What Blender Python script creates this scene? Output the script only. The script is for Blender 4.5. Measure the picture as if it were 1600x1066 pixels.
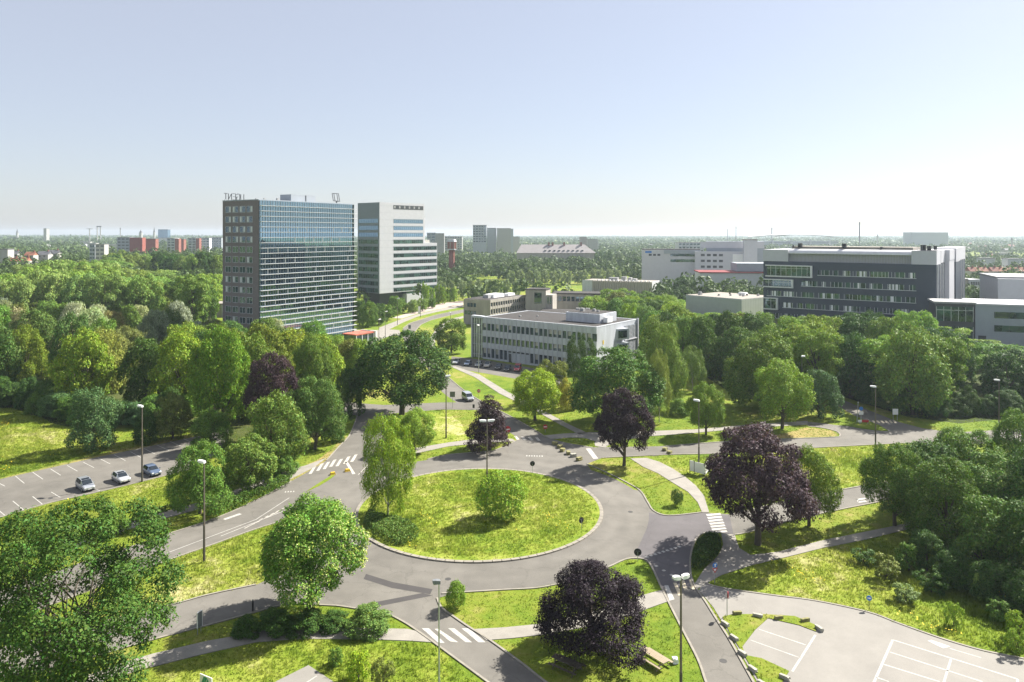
import bpy, bmesh, math, random
import numpy as np
from mathutils import Vector, Matrix
from mathutils.geometry import delaunay_2d_cdt
from math import radians as R_, sin, cos, pi

for o in list(bpy.data.objects):
    bpy.data.objects.remove(o)
S = bpy.context.scene
COL = S.collection

# ------------------------------------------------------------------ camera, sky, sun, exposure
CAM_H, F, CX, HOR = 40.0, 1145.0, 800.0, 365.0
cam = bpy.data.cameras.new('camera')
cam.sensor_width = 36.0
cam.lens = F / 1600.0 * 36.0
cam.shift_y = -(533.0 - HOR) / 1600.0
cam.clip_start = 1.0
cam.clip_end = 60000.0
camo = bpy.data.objects.new('camera', cam)
COL.objects.link(camo)
camo.location = (0, 0, CAM_H)
camo.rotation_euler = (pi / 2, 0, 0)
S.camera = camo

SUN_AZ, SUN_EL = 56.0, 42.0          # clockwise from +Y, elevation
w = bpy.data.worlds.new('World')
S.world = w
w.use_nodes = True
nt = w.node_tree
bg = nt.nodes['Background']
sky = nt.nodes.new('ShaderNodeTexSky')
sky.sky_type = 'NISHITA'
sky.sun_disc = False
sky.sun_elevation = R_(SUN_EL)
sky.sun_rotation = R_(SUN_AZ)
sky.altitude = 50.0
sky.air_density = 0.9
sky.dust_density = 1.1
sky.ozone_density = 3.0
# a hazy summer sky: the clear-sky colour veiled evenly by pale thin cloud
veil = nt.nodes.new('ShaderNodeMix'); veil.data_type = 'RGBA'
veil.inputs[0].default_value = 0.46
veil.inputs[7].default_value = (6.5, 6.45, 6.75, 1)
nt.links.new(sky.outputs['Color'], veil.inputs[6])
nt.links.new(veil.outputs[2], bg.inputs['Color'])
bg.inputs['Strength'].default_value = 0.05

sun = bpy.data.lights.new('sun', 'SUN')
sun.energy = 5.0
sun.angle = R_(0.6)
sun.color = (1.0, 0.95, 0.86)
suno = bpy.data.objects.new('sun', sun)
COL.objects.link(suno)
sd = Vector((sin(R_(SUN_AZ)) * cos(R_(SUN_EL)), cos(R_(SUN_AZ)) * cos(R_(SUN_EL)), sin(R_(SUN_EL))))
suno.rotation_euler = (-sd).to_track_quat('-Z', 'Y').to_euler()
suno.location = (0, 0, 300)

vs = S.view_settings
vs.view_transform = 'Standard'
vs.look = 'None'
vs.exposure = 1.5
vs.gamma = 1.0
vs.use_curve_mapping = False
S.cycles.max_bounces = 6
S.cycles.diffuse_bounces = 2
S.cycles.glossy_bounces = 3
S.cycles.transmission_bounces = 3
S.cycles.volume_bounces = 0

# ------------------------------------------------------------------ helpers
def G(px, py, z=0.0):
    """ground point under a direction given in the 1600 x 1066 frame"""
    Y = F * (CAM_H - z) / (py - HOR)
    return Vector(((px - CX) * Y / F, Y, z))

def GP(pts):
    return [G(x, y) for x, y in pts]

def tag(o, label=None, cat=None, group=None, kind=None):
    if label: o['label'] = label
    if cat: o['category'] = cat
    if group: o['group'] = group
    if kind: o['kind'] = kind
    return o

def link(o, parent=None):
    COL.objects.link(o)
    if parent is not None:
        o.parent = parent
    return o

def empty(name, loc, rz=0.0, label=None, cat=None, group=None):
    o = bpy.data.objects.new(name, None)
    o.empty_display_size = 0.5
    o.location = loc
    o.rotation_euler = (0, 0, rz)
    link(o)
    return tag(o, label, cat, group)

class MB:
    def __init__(self):
        self.v = []; self.f = []; self.m = []
    def face(self, pts, m=0):
        i = len(self.v)
        self.v += [tuple(p) for p in pts]
        self.f.append(tuple(range(i, i + len(pts)))); self.m.append(m)
    def box(self, x0, x1, y0, y1, z0, z1, m=0):
        i = len(self.v)
        self.v += [(x0,y0,z0),(x1,y0,z0),(x1,y1,z0),(x0,y1,z0),(x0,y0,z1),(x1,y0,z1),(x1,y1,z1),(x0,y1,z1)]
        for q in ((3,2,1,0),(4,5,6,7),(0,1,5,4),(1,2,6,5),(2,3,7,6),(3,0,4,7)):
            self.f.append(tuple(i + k for k in q)); self.m.append(m)
        return self
    def cbox(self, c, s, rz=0.0, m=0, bev=0.0):
        i = len(self.v)
        ca, sa = cos(rz), sin(rz)
        for dz in (-.5, .5):
            k = 1.0 - (bev if dz > 0 else 0)
            for dx, dy in ((-.5,-.5),(.5,-.5),(.5,.5),(-.5,.5)):
                x, y = dx * s[0] * k, dy * s[1] * k
                self.v.append((c[0] + x * ca - y * sa, c[1] + x * sa + y * ca, c[2] + dz * s[2]))
        for q in ((3,2,1,0),(4,5,6,7),(0,1,5,4),(1,2,6,5),(2,3,7,6),(3,0,4,7)):
            self.f.append(tuple(i + k for k in q)); self.m.append(m)
        return self
    def prism(self, poly, z0, z1, m=0, bottom=False):
        n = len(poly); i = len(self.v)
        a = sum(poly[k][0]*poly[(k+1)%n][1]-poly[(k+1)%n][0]*poly[k][1] for k in range(n))
        P = list(poly) if a > 0 else list(poly)[::-1]
        self.v += [(p[0], p[1], z0) for p in P] + [(p[0], p[1], z1) for p in P]
        for k in range(n):
            self.f.append((i+k, i+(k+1)%n, i+n+(k+1)%n, i+n+k)); self.m.append(m)
        self.f.append(tuple(i+n+k for k in range(n))); self.m.append(m)
        if bottom:
            self.f.append(tuple(i+k for k in range(n))[::-1]); self.m.append(m)
        return self
    def tube(self, p0, p1, r0, r1, n=8, m=0, caps=True):
        p0 = Vector(p0); p1 = Vector(p1)
        d = (p1 - p0)
        if d.length < 1e-6: return self
        d.normalize()
        a = d.orthogonal().normalized(); b = d.cross(a)
        i = len(self.v)
        for p, r in ((p0, r0), (p1, r1)):
            for k in range(n):
                t = 2 * pi * k / n
                self.v.append(tuple(p + a * (r * cos(t)) + b * (r * sin(t))))
        for k in range(n):
            self.f.append((i+k, i+(k+1)%n, i+n+(k+1)%n, i+n+k)); self.m.append(m)
        if caps:
            self.f.append(tuple(i+k for k in range(n))[::-1]); self.m.append(m)
            self.f.append(tuple(i+n+k for k in range(n))); self.m.append(m)
        return self
    def bar(self, p0, p1, w_=0.1, m=0):
        return self.tube(p0, p1, w_, w_, 4, m)
    def mesh(self, name, mats):
        me = bpy.data.meshes.new(name)
        me.from_pydata(self.v, [], self.f)
        if not isinstance(mats, (list, tuple)): mats = [mats]
        for mm in mats: me.materials.append(mm)
        if len(mats) > 1:
            me.polygons.foreach_set('material_index', self.m)
        me.update()
        return me
    def build(self, name, mats, parent=None, loc=None, rz=None, smooth=False):
        me = self.mesh(name, mats)
        if smooth:
            me.polygons.foreach_set('use_smooth', [True] * len(me.polygons))
        o = bpy.data.objects.new(name, me)
        if loc is not None: o.location = loc
        if rz is not None: o.rotation_euler = (0, 0, rz)
        return link(o, parent)

def inst(name, me, parent=None, loc=None, rz=None, scale=None):
    o = bpy.data.objects.new(name, me)
    if loc is not None: o.location = loc
    if rz is not None: o.rotation_euler = (0, 0, rz)
    if scale is not None: o.scale = scale
    return link(o, parent)

def mesh_np(name, V, Fq, mats, k=4):
    me = bpy.data.meshes.new(name)
    n = len(V); m = len(Fq)
    me.vertices.add(n); me.vertices.foreach_set('co', np.ascontiguousarray(V, dtype=np.float32).ravel())
    me.loops.add(m * k); me.loops.foreach_set('vertex_index', np.ascontiguousarray(Fq, dtype=np.int32).ravel())
    me.polygons.add(m)
    me.polygons.foreach_set('loop_start', np.arange(0, m * k, k, dtype=np.int32))
    if not isinstance(mats, (list, tuple)): mats = [mats]
    for mm in mats: me.materials.append(mm)
    me.update(calc_edges=True)
    me.validate()
    return me

# ------------------------------------------------------------------ materials
def nodes_of(name):
    m = bpy.data.materials.new(name); m.use_nodes = True
    t = m.node_tree; b = t.nodes['Principled BSDF']
    return m, t, b

def M(name, col, rough=0.7, var=0.12, scale=0.6, metal=0.0, bump=0.0, spec=0.35, streak=None, fine=0.0):
    m, t, b = nodes_of(name)
    b.inputs['Roughness'].default_value = rough
    b.inputs['Metallic'].default_value = metal
    b.inputs['Specular IOR Level'].default_value = spec
    tc = t.nodes.new('ShaderNodeTexCoord')
    n = t.nodes.new('ShaderNodeTexNoise')
    n.inputs['Scale'].default_value = scale; n.inputs['Detail'].default_value = 5; n.inputs['Roughness'].default_value = 0.65
    src = tc.outputs['Object']
    if streak:
        mp = t.nodes.new('ShaderNodeMapping'); mp.inputs['Scale'].default_value = streak
        t.links.new(src, mp.inputs['Vector']); src = mp.outputs['Vector']
    t.links.new(src, n.inputs['Vector'])
    r = t.nodes.new('ShaderNodeValToRGB')
    r.color_ramp.elements[0].position = 0.3; r.color_ramp.elements[1].position = 0.7
    r.color_ramp.elements[0].color = tuple(c * (1 - var) for c in col) + (1,)
    r.color_ramp.elements[1].color = tuple(min(1, c * (1 + var)) for c in col) + (1,)
    t.links.new(n.outputs['Fac'], r.inputs['Fac'])
    out = r.outputs['Color']
    if fine > 0:
        n2 = t.nodes.new('ShaderNodeTexNoise'); n2.inputs['Scale'].default_value = 9.0; n2.inputs['Detail'].default_value = 3
        t.links.new(tc.outputs['Object'], n2.inputs['Vector'])
        mr = t.nodes.new('ShaderNodeMapRange'); mr.inputs[3].default_value = 1 - fine; mr.inputs[4].default_value = 1 + fine
        t.links.new(n2.outputs['Fac'], mr.inputs[0])
        mx = t.nodes.new('ShaderNodeVectorMath'); mx.operation = 'SCALE'
        t.links.new(out, mx.inputs[0]); t.links.new(mr.outputs[0], mx.inputs['Scale']); out = mx.outputs[0]
    t.links.new(out, b.inputs['Base Color'])
    if bump > 0:
        bp = t.nodes.new('ShaderNodeBump'); bp.inputs['Strength'].default_value = bump; bp.inputs['Distance'].default_value = 0.05
        t.links.new(n.outputs['Fac'], bp.inputs['Height']); t.links.new(bp.outputs[0], b.inputs['Normal'])
    return m

def glass(name, tint, refl=0.45, dark=(0.012, 0.02, 0.025), rough=0.03, var=True):
    m, t, b = nodes_of(name)
    b.inputs['Base Color'].default_value = tuple(tint) + (1,)
    b.inputs['Metallic'].default_value = 1.0
    b.inputs['Roughness'].default_value = rough
    d = t.nodes.new('ShaderNodeBsdfDiffuse')
    tc = t.nodes.new('ShaderNodeTexCoord')
    v = t.nodes.new('ShaderNodeTexVoronoi'); v.inputs['Scale'].default_value = 0.45
    t.links.new(tc.outputs['Object'], v.inputs['Vector'])
    r = t.nodes.new('ShaderNodeValToRGB')
    r.color_ramp.elements[0].color = tuple(dark) + (1,)
    r.color_ramp.elements[1].color = tuple(c * 4 + 0.01 for c in dark) + (1,)
    r.color_ramp.elements[0].position = 0.35; r.color_ramp.elements[1].position = 0.9
    sp = t.nodes.new('ShaderNodeSeparateColor')
    t.links.new(v.outputs['Color'], sp.inputs[0]); t.links.new(sp.outputs[0], r.inputs['Fac'])
    t.links.new(r.outputs['Color'], d.inputs['Color'])
    mx = t.nodes.new('ShaderNodeMixShader'); mx.inputs[0].default_value = 1 - refl
    t.links.new(b.outputs[0], mx.inputs[1]); t.links.new(d.outputs[0], mx.inputs[2])
    o = t.nodes['Material Output']; t.links.new(mx.outputs[0], o.inputs['Surface'])
    return m

def leaf_mat(name, use_obj=True, col=(0.07, 0.12, 0.02), trans=0.3, hv=0.03, vv=0.5, gain=1.0):
    m, t, b = nodes_of(name)
    b.inputs['Roughness'].default_value = 0.55
    b.inputs['Specular IOR Level'].default_value = 0.08
    geo = t.nodes.new('ShaderNodeNewGeometry')
    hsv = t.nodes.new('ShaderNodeHueSaturation')
    if use_obj:
        oi = t.nodes.new('ShaderNodeObjectInfo'); t.links.new(oi.outputs['Color'], hsv.inputs['Color'])
    else:
        hsv.inputs['Color'].default_value = tuple(col) + (1,)
    a = t.nodes.new('ShaderNodeMapRange'); a.inputs[3].default_value = (1 - vv) * gain; a.inputs[4].default_value = (1 + vv) * gain
    t.links.new(geo.outputs['Random Per Island'], a.inputs[0]); t.links.new(a.outputs[0], hsv.inputs['Value'])
    mm = t.nodes.new('ShaderNodeMath'); mm.operation = 'MULTIPLY'; mm.inputs[1].default_value = 7.31
    fr = t.nodes.new('ShaderNodeMath'); fr.operation = 'FRACT'
    t.links.new(geo.outputs['Random Per Island'], mm.inputs[0]); t.links.new(mm.outputs[0], fr.inputs[0])
    h = t.nodes.new('ShaderNodeMapRange'); h.inputs[3].default_value = 0.5 - hv; h.inputs[4].default_value = 0.5 + hv
    t.links.new(fr.outputs[0], h.inputs[0]); t.links.new(h.outputs[0], hsv.inputs['Hue'])
    t.links.new(hsv.outputs['Color'], b.inputs['Base Color'])
    tr = t.nodes.new('ShaderNodeBsdfTranslucent')
    mulc = t.nodes.new('ShaderNodeMix'); mulc.data_type = 'RGBA'; mulc.blend_type = 'MULTIPLY'; mulc.inputs[0].default_value = 1.0
    mulc.inputs[7].default_value = (1.9, 1.8, 0.8, 1)
    t.links.new(hsv.outputs['Color'], mulc.inputs[6]); t.links.new(mulc.outputs[2], tr.inputs['Color'])
    mx = t.nodes.new('ShaderNodeMixShader'); mx.inputs[0].default_value = trans
    t.links.new(b.outputs[0], mx.inputs[1]); t.links.new(tr.outputs[0], mx.inputs[2])
    t.links.new(mx.outputs[0], t.nodes['Material Output'].inputs['Surface'])
    return m

def grass_color_nodes(t, cols, scales=(0.045, 0.35, 2.2)):
    geo = t.nodes.new('ShaderNodeNewGeometry')
    out = None
    n1 = t.nodes.new('ShaderNodeTexNoise'); n1.inputs['Scale'].default_value = scales[0]; n1.inputs['Detail'].default_value = 4
    n2 = t.nodes.new('ShaderNodeTexNoise'); n2.inputs['Scale'].default_value = scales[1]; n2.inputs['Detail'].default_value = 6; n2.inputs['Roughness'].default_value = 0.7
    for n in (n1, n2): t.links.new(geo.outputs['Position'], n.inputs['Vector'])
    ad = t.nodes.new('ShaderNodeMath'); ad.operation = 'ADD'
    t.links.new(n1.outputs['Fac'], ad.inputs[0]); t.links.new(n2.outputs['Fac'], ad.inputs[1])
    hf = t.nodes.new('ShaderNodeMath'); hf.operation = 'MULTIPLY'; hf.inputs[1].default_value = 0.5
    t.links.new(ad.outputs[0], hf.inputs[0])
    r = t.nodes.new('ShaderNodeValToRGB'); e = r.color_ramp.elements
    e[0].position = 0.36; e[0].color = tuple(cols[0]) + (1,)
    e[1].position = 0.64; e[1].color = tuple(cols[-1]) + (1,)
    k = len(cols)
    for i in range(1, k - 1):
        x = e.new(0.36 + 0.28 * i / (k - 1)); x.color = tuple(cols[i]) + (1,)
    t.links.new(hf.outputs[0], r.inputs['Fac'])
    return r.outputs['Color'], n2.outputs['Fac'], geo

def grass_mat(name, cols, bump=0.6):
    m, t, b = nodes_of(name)
    b.inputs['Roughness'].default_value = 0.9; b.inputs['Specular IOR Level'].default_value = 0.1
    c, n, geo = grass_color_nodes(t, cols)
    n3 = t.nodes.new('ShaderNodeTexNoise'); n3.inputs['Scale'].default_value = 3.0; n3.inputs['Detail'].default_value = 5; n3.inputs['Roughness'].default_value = 0.8
    t.links.new(geo.outputs['Position'], n3.inputs['Vector'])
    mr = t.nodes.new('ShaderNodeMapRange'); mr.inputs[3].default_value = 0.75; mr.inputs[4].default_value = 1.25
    t.links.new(n3.outputs['Fac'], mr.inputs[0])
    mx = t.nodes.new('ShaderNodeVectorMath'); mx.operation = 'SCALE'
    t.links.new(c, mx.inputs[0]); t.links.new(mr.outputs[0], mx.inputs['Scale'])
    t.links.new(mx.outputs[0], b.inputs['Base Color'])
    bp = t.nodes.new('ShaderNodeBump'); bp.inputs['Strength'].default_value = bump; bp.inputs['Distance'].default_value = 0.3
    t.links.new(n3.outputs['Fac'], bp.inputs['Height']); t.links.new(bp.outputs[0], b.inputs['Normal'])
    return m

def blade_mat(name, cols, trans=0.55):
    m, t, b = nodes_of(name)
    b.inputs['Roughness'].default_value = 0.6; b.inputs['Specular IOR Level'].default_value = 0.2
    c, n, geo = grass_color_nodes(t, cols)
    mr = t.nodes.new('ShaderNodeMapRange'); mr.inputs[3].default_value = 0.95; mr.inputs[4].default_value = 1.35
    t.links.new(geo.outputs['Random Per Island'], mr.inputs[0])
    mx = t.nodes.new('ShaderNodeVectorMath'); mx.operation = 'SCALE'
    t.links.new(c, mx.inputs[0]); t.links.new(mr.outputs[0], mx.inputs['Scale'])
    t.links.new(mx.outputs[0], b.inputs['Base Color'])
    tr = t.nodes.new('ShaderNodeBsdfTranslucent'); t.links.new(mx.outputs[0], tr.inputs['Color'])
    ms = t.nodes.new('ShaderNodeMixShader'); ms.inputs[0].default_value = trans
    t.links.new(b.outputs[0], ms.inputs[1]); t.links.new(tr.outputs[0], ms.inputs[2])
    t.links.new(ms.outputs[0], t.nodes['Material Output'].inputs['Surface'])
    return m

GR_MEADOW = [(0.090, 0.150, 0.014), (0.165, 0.225, 0.022), (0.245, 0.280, 0.045), (0.42, 0.39, 0.19)]
GR_LAWN = [(0.075, 0.13, 0.012), (0.125, 0.185, 0.017), (0.175, 0.21, 0.026), (0.28, 0.25, 0.08)]
GR_FIELD = [(0.05, 0.085, 0.015), (0.10, 0.14, 0.025), (0.15, 0.18, 0.035), (0.22, 0.22, 0.08)]
m_terrain = grass_mat('terrain_grass', GR_LAWN)
m_meadow = grass_mat('meadow_grass', GR_MEADOW)
m_dry = grass_mat('dry_grass', [(0.13, 0.17, 0.03), (0.22, 0.21, 0.06), (0.30, 0.235, 0.09), (0.33, 0.25, 0.10)])
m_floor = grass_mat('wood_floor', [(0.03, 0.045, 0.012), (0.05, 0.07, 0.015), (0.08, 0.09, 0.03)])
m_blade = blade_mat('grass_blades', GR_MEADOW)
m_blade_s = blade_mat('lawn_blades', GR_LAWN)
m_leaf = leaf_mat('leaves', trans=0.14, vv=0.45, gain=1.32)
m_far = leaf_mat('far_leaves', False, (0.055, 0.095, 0.025), 0.2)
m_bark = M('bark', (0.09, 0.075, 0.055), 0.9, 0.35, 3.0, bump=0.5)
m_birchbark = M('birch_bark', (0.24, 0.23, 0.20), 0.8, 0.4, 4.0)
def asphalt_mat(name, col, ring=False, crack=.72):
    m, t, b = nodes_of(name)
    b.inputs['Roughness'].default_value = 0.85; b.inputs['Specular IOR Level'].default_value = 0.25
    geo = t.nodes.new('ShaderNodeNewGeometry')
    val = None
    def mul(a, c):
        if a is None: return c
        k = t.nodes.new('ShaderNodeMath'); k.operation = 'MULTIPLY'; t.links.new(a, k.inputs[0]); t.links.new(c, k.inputs[1]); return k.outputs[0]
    for sc, lo, hi in ((.05, .84, 1.16), (.35, .88, 1.12), (14.0, .86, 1.14)):
        n = t.nodes.new('ShaderNodeTexNoise'); n.inputs['Scale'].default_value = sc; n.inputs['Detail'].default_value = 4; n.inputs['Roughness'].default_value = .6
        t.links.new(geo.outputs['Position'], n.inputs['Vector'])
        r = t.nodes.new('ShaderNodeMapRange'); r.inputs[1].default_value = .3; r.inputs[2].default_value = .7; r.inputs[3].default_value = lo; r.inputs[4].default_value = hi
        t.links.new(n.outputs['Fac'], r.inputs[0]); val = mul(val, r.outputs[0])
    # cracks
    nd = t.nodes.new('ShaderNodeTexNoise'); nd.inputs['Scale'].default_value = .7; nd.inputs['Detail'].default_value = 4
    t.links.new(geo.outputs['Position'], nd.inputs['Vector'])
    mv = t.nodes.new('ShaderNodeMix'); mv.data_type = 'VECTOR'; mv.inputs[0].default_value = .55
    vm = t.nodes.new('ShaderNodeVectorMath'); vm.operation = 'MULTIPLY_ADD'; vm.inputs[1].default_value = (2.5, 2.5, 0)
    t.links.new(nd.outputs['Color'], vm.inputs[0]); t.links.new(geo.outputs['Position'], vm.inputs[2])
    vr = t.nodes.new('ShaderNodeTexVoronoi'); vr.feature = 'DISTANCE_TO_EDGE'; vr.inputs['Scale'].default_value = .16
    t.links.new(vm.outputs[0], vr.inputs['Vector'])
    r = t.nodes.new('ShaderNodeMapRange'); r.inputs[1].default_value = .004; r.inputs[2].default_value = .012; r.inputs[3].default_value = crack; r.inputs[4].default_value = 1.0
    t.links.new(vr.outputs['Distance'], r.inputs[0]); val = mul(val, r.outputs[0])
    if ring:      # wheel tracks worn pale round the roundabout, darker oil band between
        d = t.nodes.new('ShaderNodeVectorMath'); d.operation = 'DISTANCE'; d.inputs[1].default_value = (-4.7, 106.7, 0)
        t.links.new(geo.outputs['Position'], d.inputs[0])
        cr = t.nodes.new('ShaderNodeValToRGB'); e = cr.color_ramp.elements
        e[0].position = 0; e[0].color = (.5,) * 3 + (1,); e[1].position = 1; e[1].color = (.5,) * 3 + (1,)
        for rad, v in ((17.4, .36), (18.6, .44), (20.0, .62), (21.0, .46), (22.2, .60), (23.4, .50), (24.6, .40), (26.0, .5)):
            x = e.new(rad / 40); x.color = (v,) * 3 + (1,)
        q = t.nodes.new('ShaderNodeMath'); q.operation = 'DIVIDE'; q.inputs[1].default_value = 40
        t.links.new(d.outputs['Value'], q.inputs[0]); t.links.new(q.outputs[0], cr.inputs['Fac'])
        r = t.nodes.new('ShaderNodeMapRange'); r.inputs[3].default_value = .72; r.inputs[4].default_value = 1.28
        t.links.new(cr.outputs['Color'], r.inputs[0]); val = mul(val, r.outputs[0])
    sc_ = t.nodes.new('ShaderNodeVectorMath'); sc_.operation = 'SCALE'; sc_.inputs[0].default_value = col
    t.links.new(val, sc_.inputs['Scale']); t.links.new(sc_.outputs[0], b.inputs['Base Color'])
    return m
m_asphalt = asphalt_mat('asphalt', (0.139, 0.130, 0.114), True, .86)
m_asphalt2 = asphalt_mat('dark_asphalt', (0.105, 0.097, 0.100), crack=.9)
m_asphalt3 = M('patched_asphalt', (0.058, 0.054, 0.053), 0.85, 0.10, 0.6, fine=0.12, spec=0.25)
m_path = M('path_slabs', (0.245, 0.228, 0.20), 0.85, 0.14, 0.5, fine=0.15)
m_pave = M('pale_paving', (0.215, 0.203, 0.183), 0.85, 0.10, 0.25, fine=0.10)
m_kerb = M('kerb_concrete', (0.235, 0.215, 0.18), 0.85, 0.18, 1.2)
m_white = M('road_paint', (0.36, 0.35, 0.325), 0.7, 0.22, 1.6)
m_worn = M('worn_paint', (0.38, 0.36, 0.32), 0.8, 0.35, 2.0)
m_yellowish = M('faded_paint', (0.50, 0.43, 0.30), 0.8, 0.25, 2.0)
m_steel = M('galvanised_steel', (0.42, 0.44, 0.46), 0.45, 0.1, 1.0, metal=0.6)
m_pole = M('brown_pole', (0.13, 0.11, 0.09), 0.6, 0.25, 0.8)
m_polelow = M('dark_pole', (0.075, 0.066, 0.058), 0.6, 0.25, 0.8)
m_black = M('black_paint', (0.02, 0.02, 0.022), 0.5, 0.2, 2.0)
m_whitep = M('white_plastic', (0.78, 0.78, 0.77), 0.4, 0.04, 1.0)
m_red = M('sign_red', (0.45, 0.03, 0.035), 0.45, 0.08, 2.0)
m_blue = M('sign_blue', (0.03, 0.17, 0.50), 0.45, 0.08, 2.0)
m_signback = M('sign_back_grey', (0.16, 0.17, 0.18), 0.5, 0.12, 2.0)
m_signblack = M('sign_back_black', (0.03, 0.03, 0.032), 0.5, 0.12, 2.0)
m_green = M('sign_green', (0.02, 0.25, 0.13), 0.5, 0.1, 2.0)
m_yellow = M('yellow_plastic', (0.62, 0.42, 0.03), 0.5, 0.1, 2.0)
m_wood = M('weathered_wood', (0.30, 0.245, 0.17), 0.8, 0.2, 2.5, streak=(1, 8, 8))
m_stone = M('block_stone', (0.33, 0.32, 0.27), 0.9, 0.3, 2.5, bump=0.5)
m_moss = M('mossy_stone', (0.20, 0.19, 0.08), 0.9, 0.4, 3.0, bump=0.6)
m_flower = M('yellow_flower', (0.75, 0.55, 0.02), 0.7, 0.1, 2.0)

# ------------------------------------------------------------------ ground sheets
rng = np.random.default_rng(7)
random.seed(7)

def catmull(pts, n=6, closed=False):
    P = [Vector(p) for p in pts]; out = []
    N = len(P)
    for i in range(N if closed else N - 1):
        a = P[(i - 1) % N] if closed or i > 0 else P[i]
        b = P[i]; c = P[(i + 1) % N]
        d = P[(i + 2) % N] if closed or i + 2 < N else c
        for k in range(n):
            t = k / n
            out.append(0.5 * ((2*b) + (c-a)*t + (2*a-5*b+4*c-d)*t*t + (3*b-a-3*c+d)*t**3))
    if not closed: out.append(P[-1])
    return out

def union_sheet(name, polys, z, mat, kind='structure'):
    verts = []; faces = []
    for P in polys:
        i = len(verts)
        a = sum(P[k][0]*P[(k+1)%len(P)][1]-P[(k+1)%len(P)][0]*P[k][1] for k in range(len(P)))
        if a < 0: P = P[::-1]
        verts += [Vector((p[0], p[1])) for p in P]
        faces.append(list(range(i, i + len(P))))
    vo, eo, fo, ov_, oe_, of_ = delaunay_2d_cdt(verts, [], faces, 1, 1e-4)
    fo = [f for f, q in zip(fo, of_) if len(q)]
    me = bpy.data.meshes.new(name)
    me.from_pydata([(v[0], v[1], z) for v in vo], [], [list(f) for f in fo])
    me.materials.append(mat)
    me.update()
    bm = bmesh.new(); bm.from_mesh(me)
    for f in bm.faces:
        if f.normal.z < 0: f.normal_flip()
    bm.to_mesh(me); bm.free()
    o = link(bpy.data.objects.new(name, me))
    if kind: o['kind'] = kind
    return o

def slab(name, poly, z0, z1, mat, kind='structure'):
    o = union_sheet(name, [poly], z1, mat, kind)
    me = o.data
    bm = bmesh.new(); bm.from_mesh(me)
    be = [e for e in bm.edges if len(e.link_faces) == 1]
    r = bmesh.ops.extrude_edge_only(bm, edges=be)
    for v in [g for g in r['geom'] if isinstance(g, bmesh.types.BMVert)]:
        v.co.z = z0
    bmesh.ops.recalc_face_normals(bm, faces=bm.faces)
    bm.to_mesh(me); bm.free()
    return o

def ribbon(pts, width, z0, z1, mb=None):
    mb = mb or MB()
    P = [Vector((p[0], p[1])) for p in pts]
    L = []; Rr = []
    for i, p in enumerate(P):
        a = P[max(0, i - 1)]; b = P[min(len(P) - 1, i + 1)]
        d = (b - a).normalized(); n = Vector((-d.y, d.x)) * (width / 2)
        L.append(p + n); Rr.append(p - n)
    for i in range(len(P) - 1):
        q = [L[i], Rr[i], Rr[i+1], L[i+1]]
        mb.face([(v.x, v.y, z1) for v in q])
        mb.face([(L[i].x, L[i].y, z0), (L[i].x, L[i].y, z1), (L[i+1].x, L[i+1].y, z1), (L[i+1].x, L[i+1].y, z0)])
        mb.face([(Rr[i+1].x, Rr[i+1].y, z0), (Rr[i+1].x, Rr[i+1].y, z1), (Rr[i].x, Rr[i].y, z1), (Rr[i].x, Rr[i].y, z0)])
    return mb

# terrain to the horizon
tb = MB()
xs = [-6000, -3000, -800, -250, 250, 800, 3000, 6000]
ys = [-300, 30, 200, 500, 1200, 3000, 5000, 7000]
for i in range(7):
    for j in range(7):
        tb.face([(xs[i], ys[j], 0), (xs[i+1], ys[j], 0), (xs[i+1], ys[j+1], 0), (xs[i], ys[j+1], 0)])
ground = tag(tb.build('ground', m_terrain), kind='structure')

RC = Vector((-4.7, 106.7))
R_IN, R_OUT = 17.4, 24.9
ring = [RC + Vector((cos(a), sin(a))) * R_OUT for a in np.linspace(0, 2*pi, 72, endpoint=False)]
ring = [Vector((p.x, p.y, 0)) for p in ring]

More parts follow.
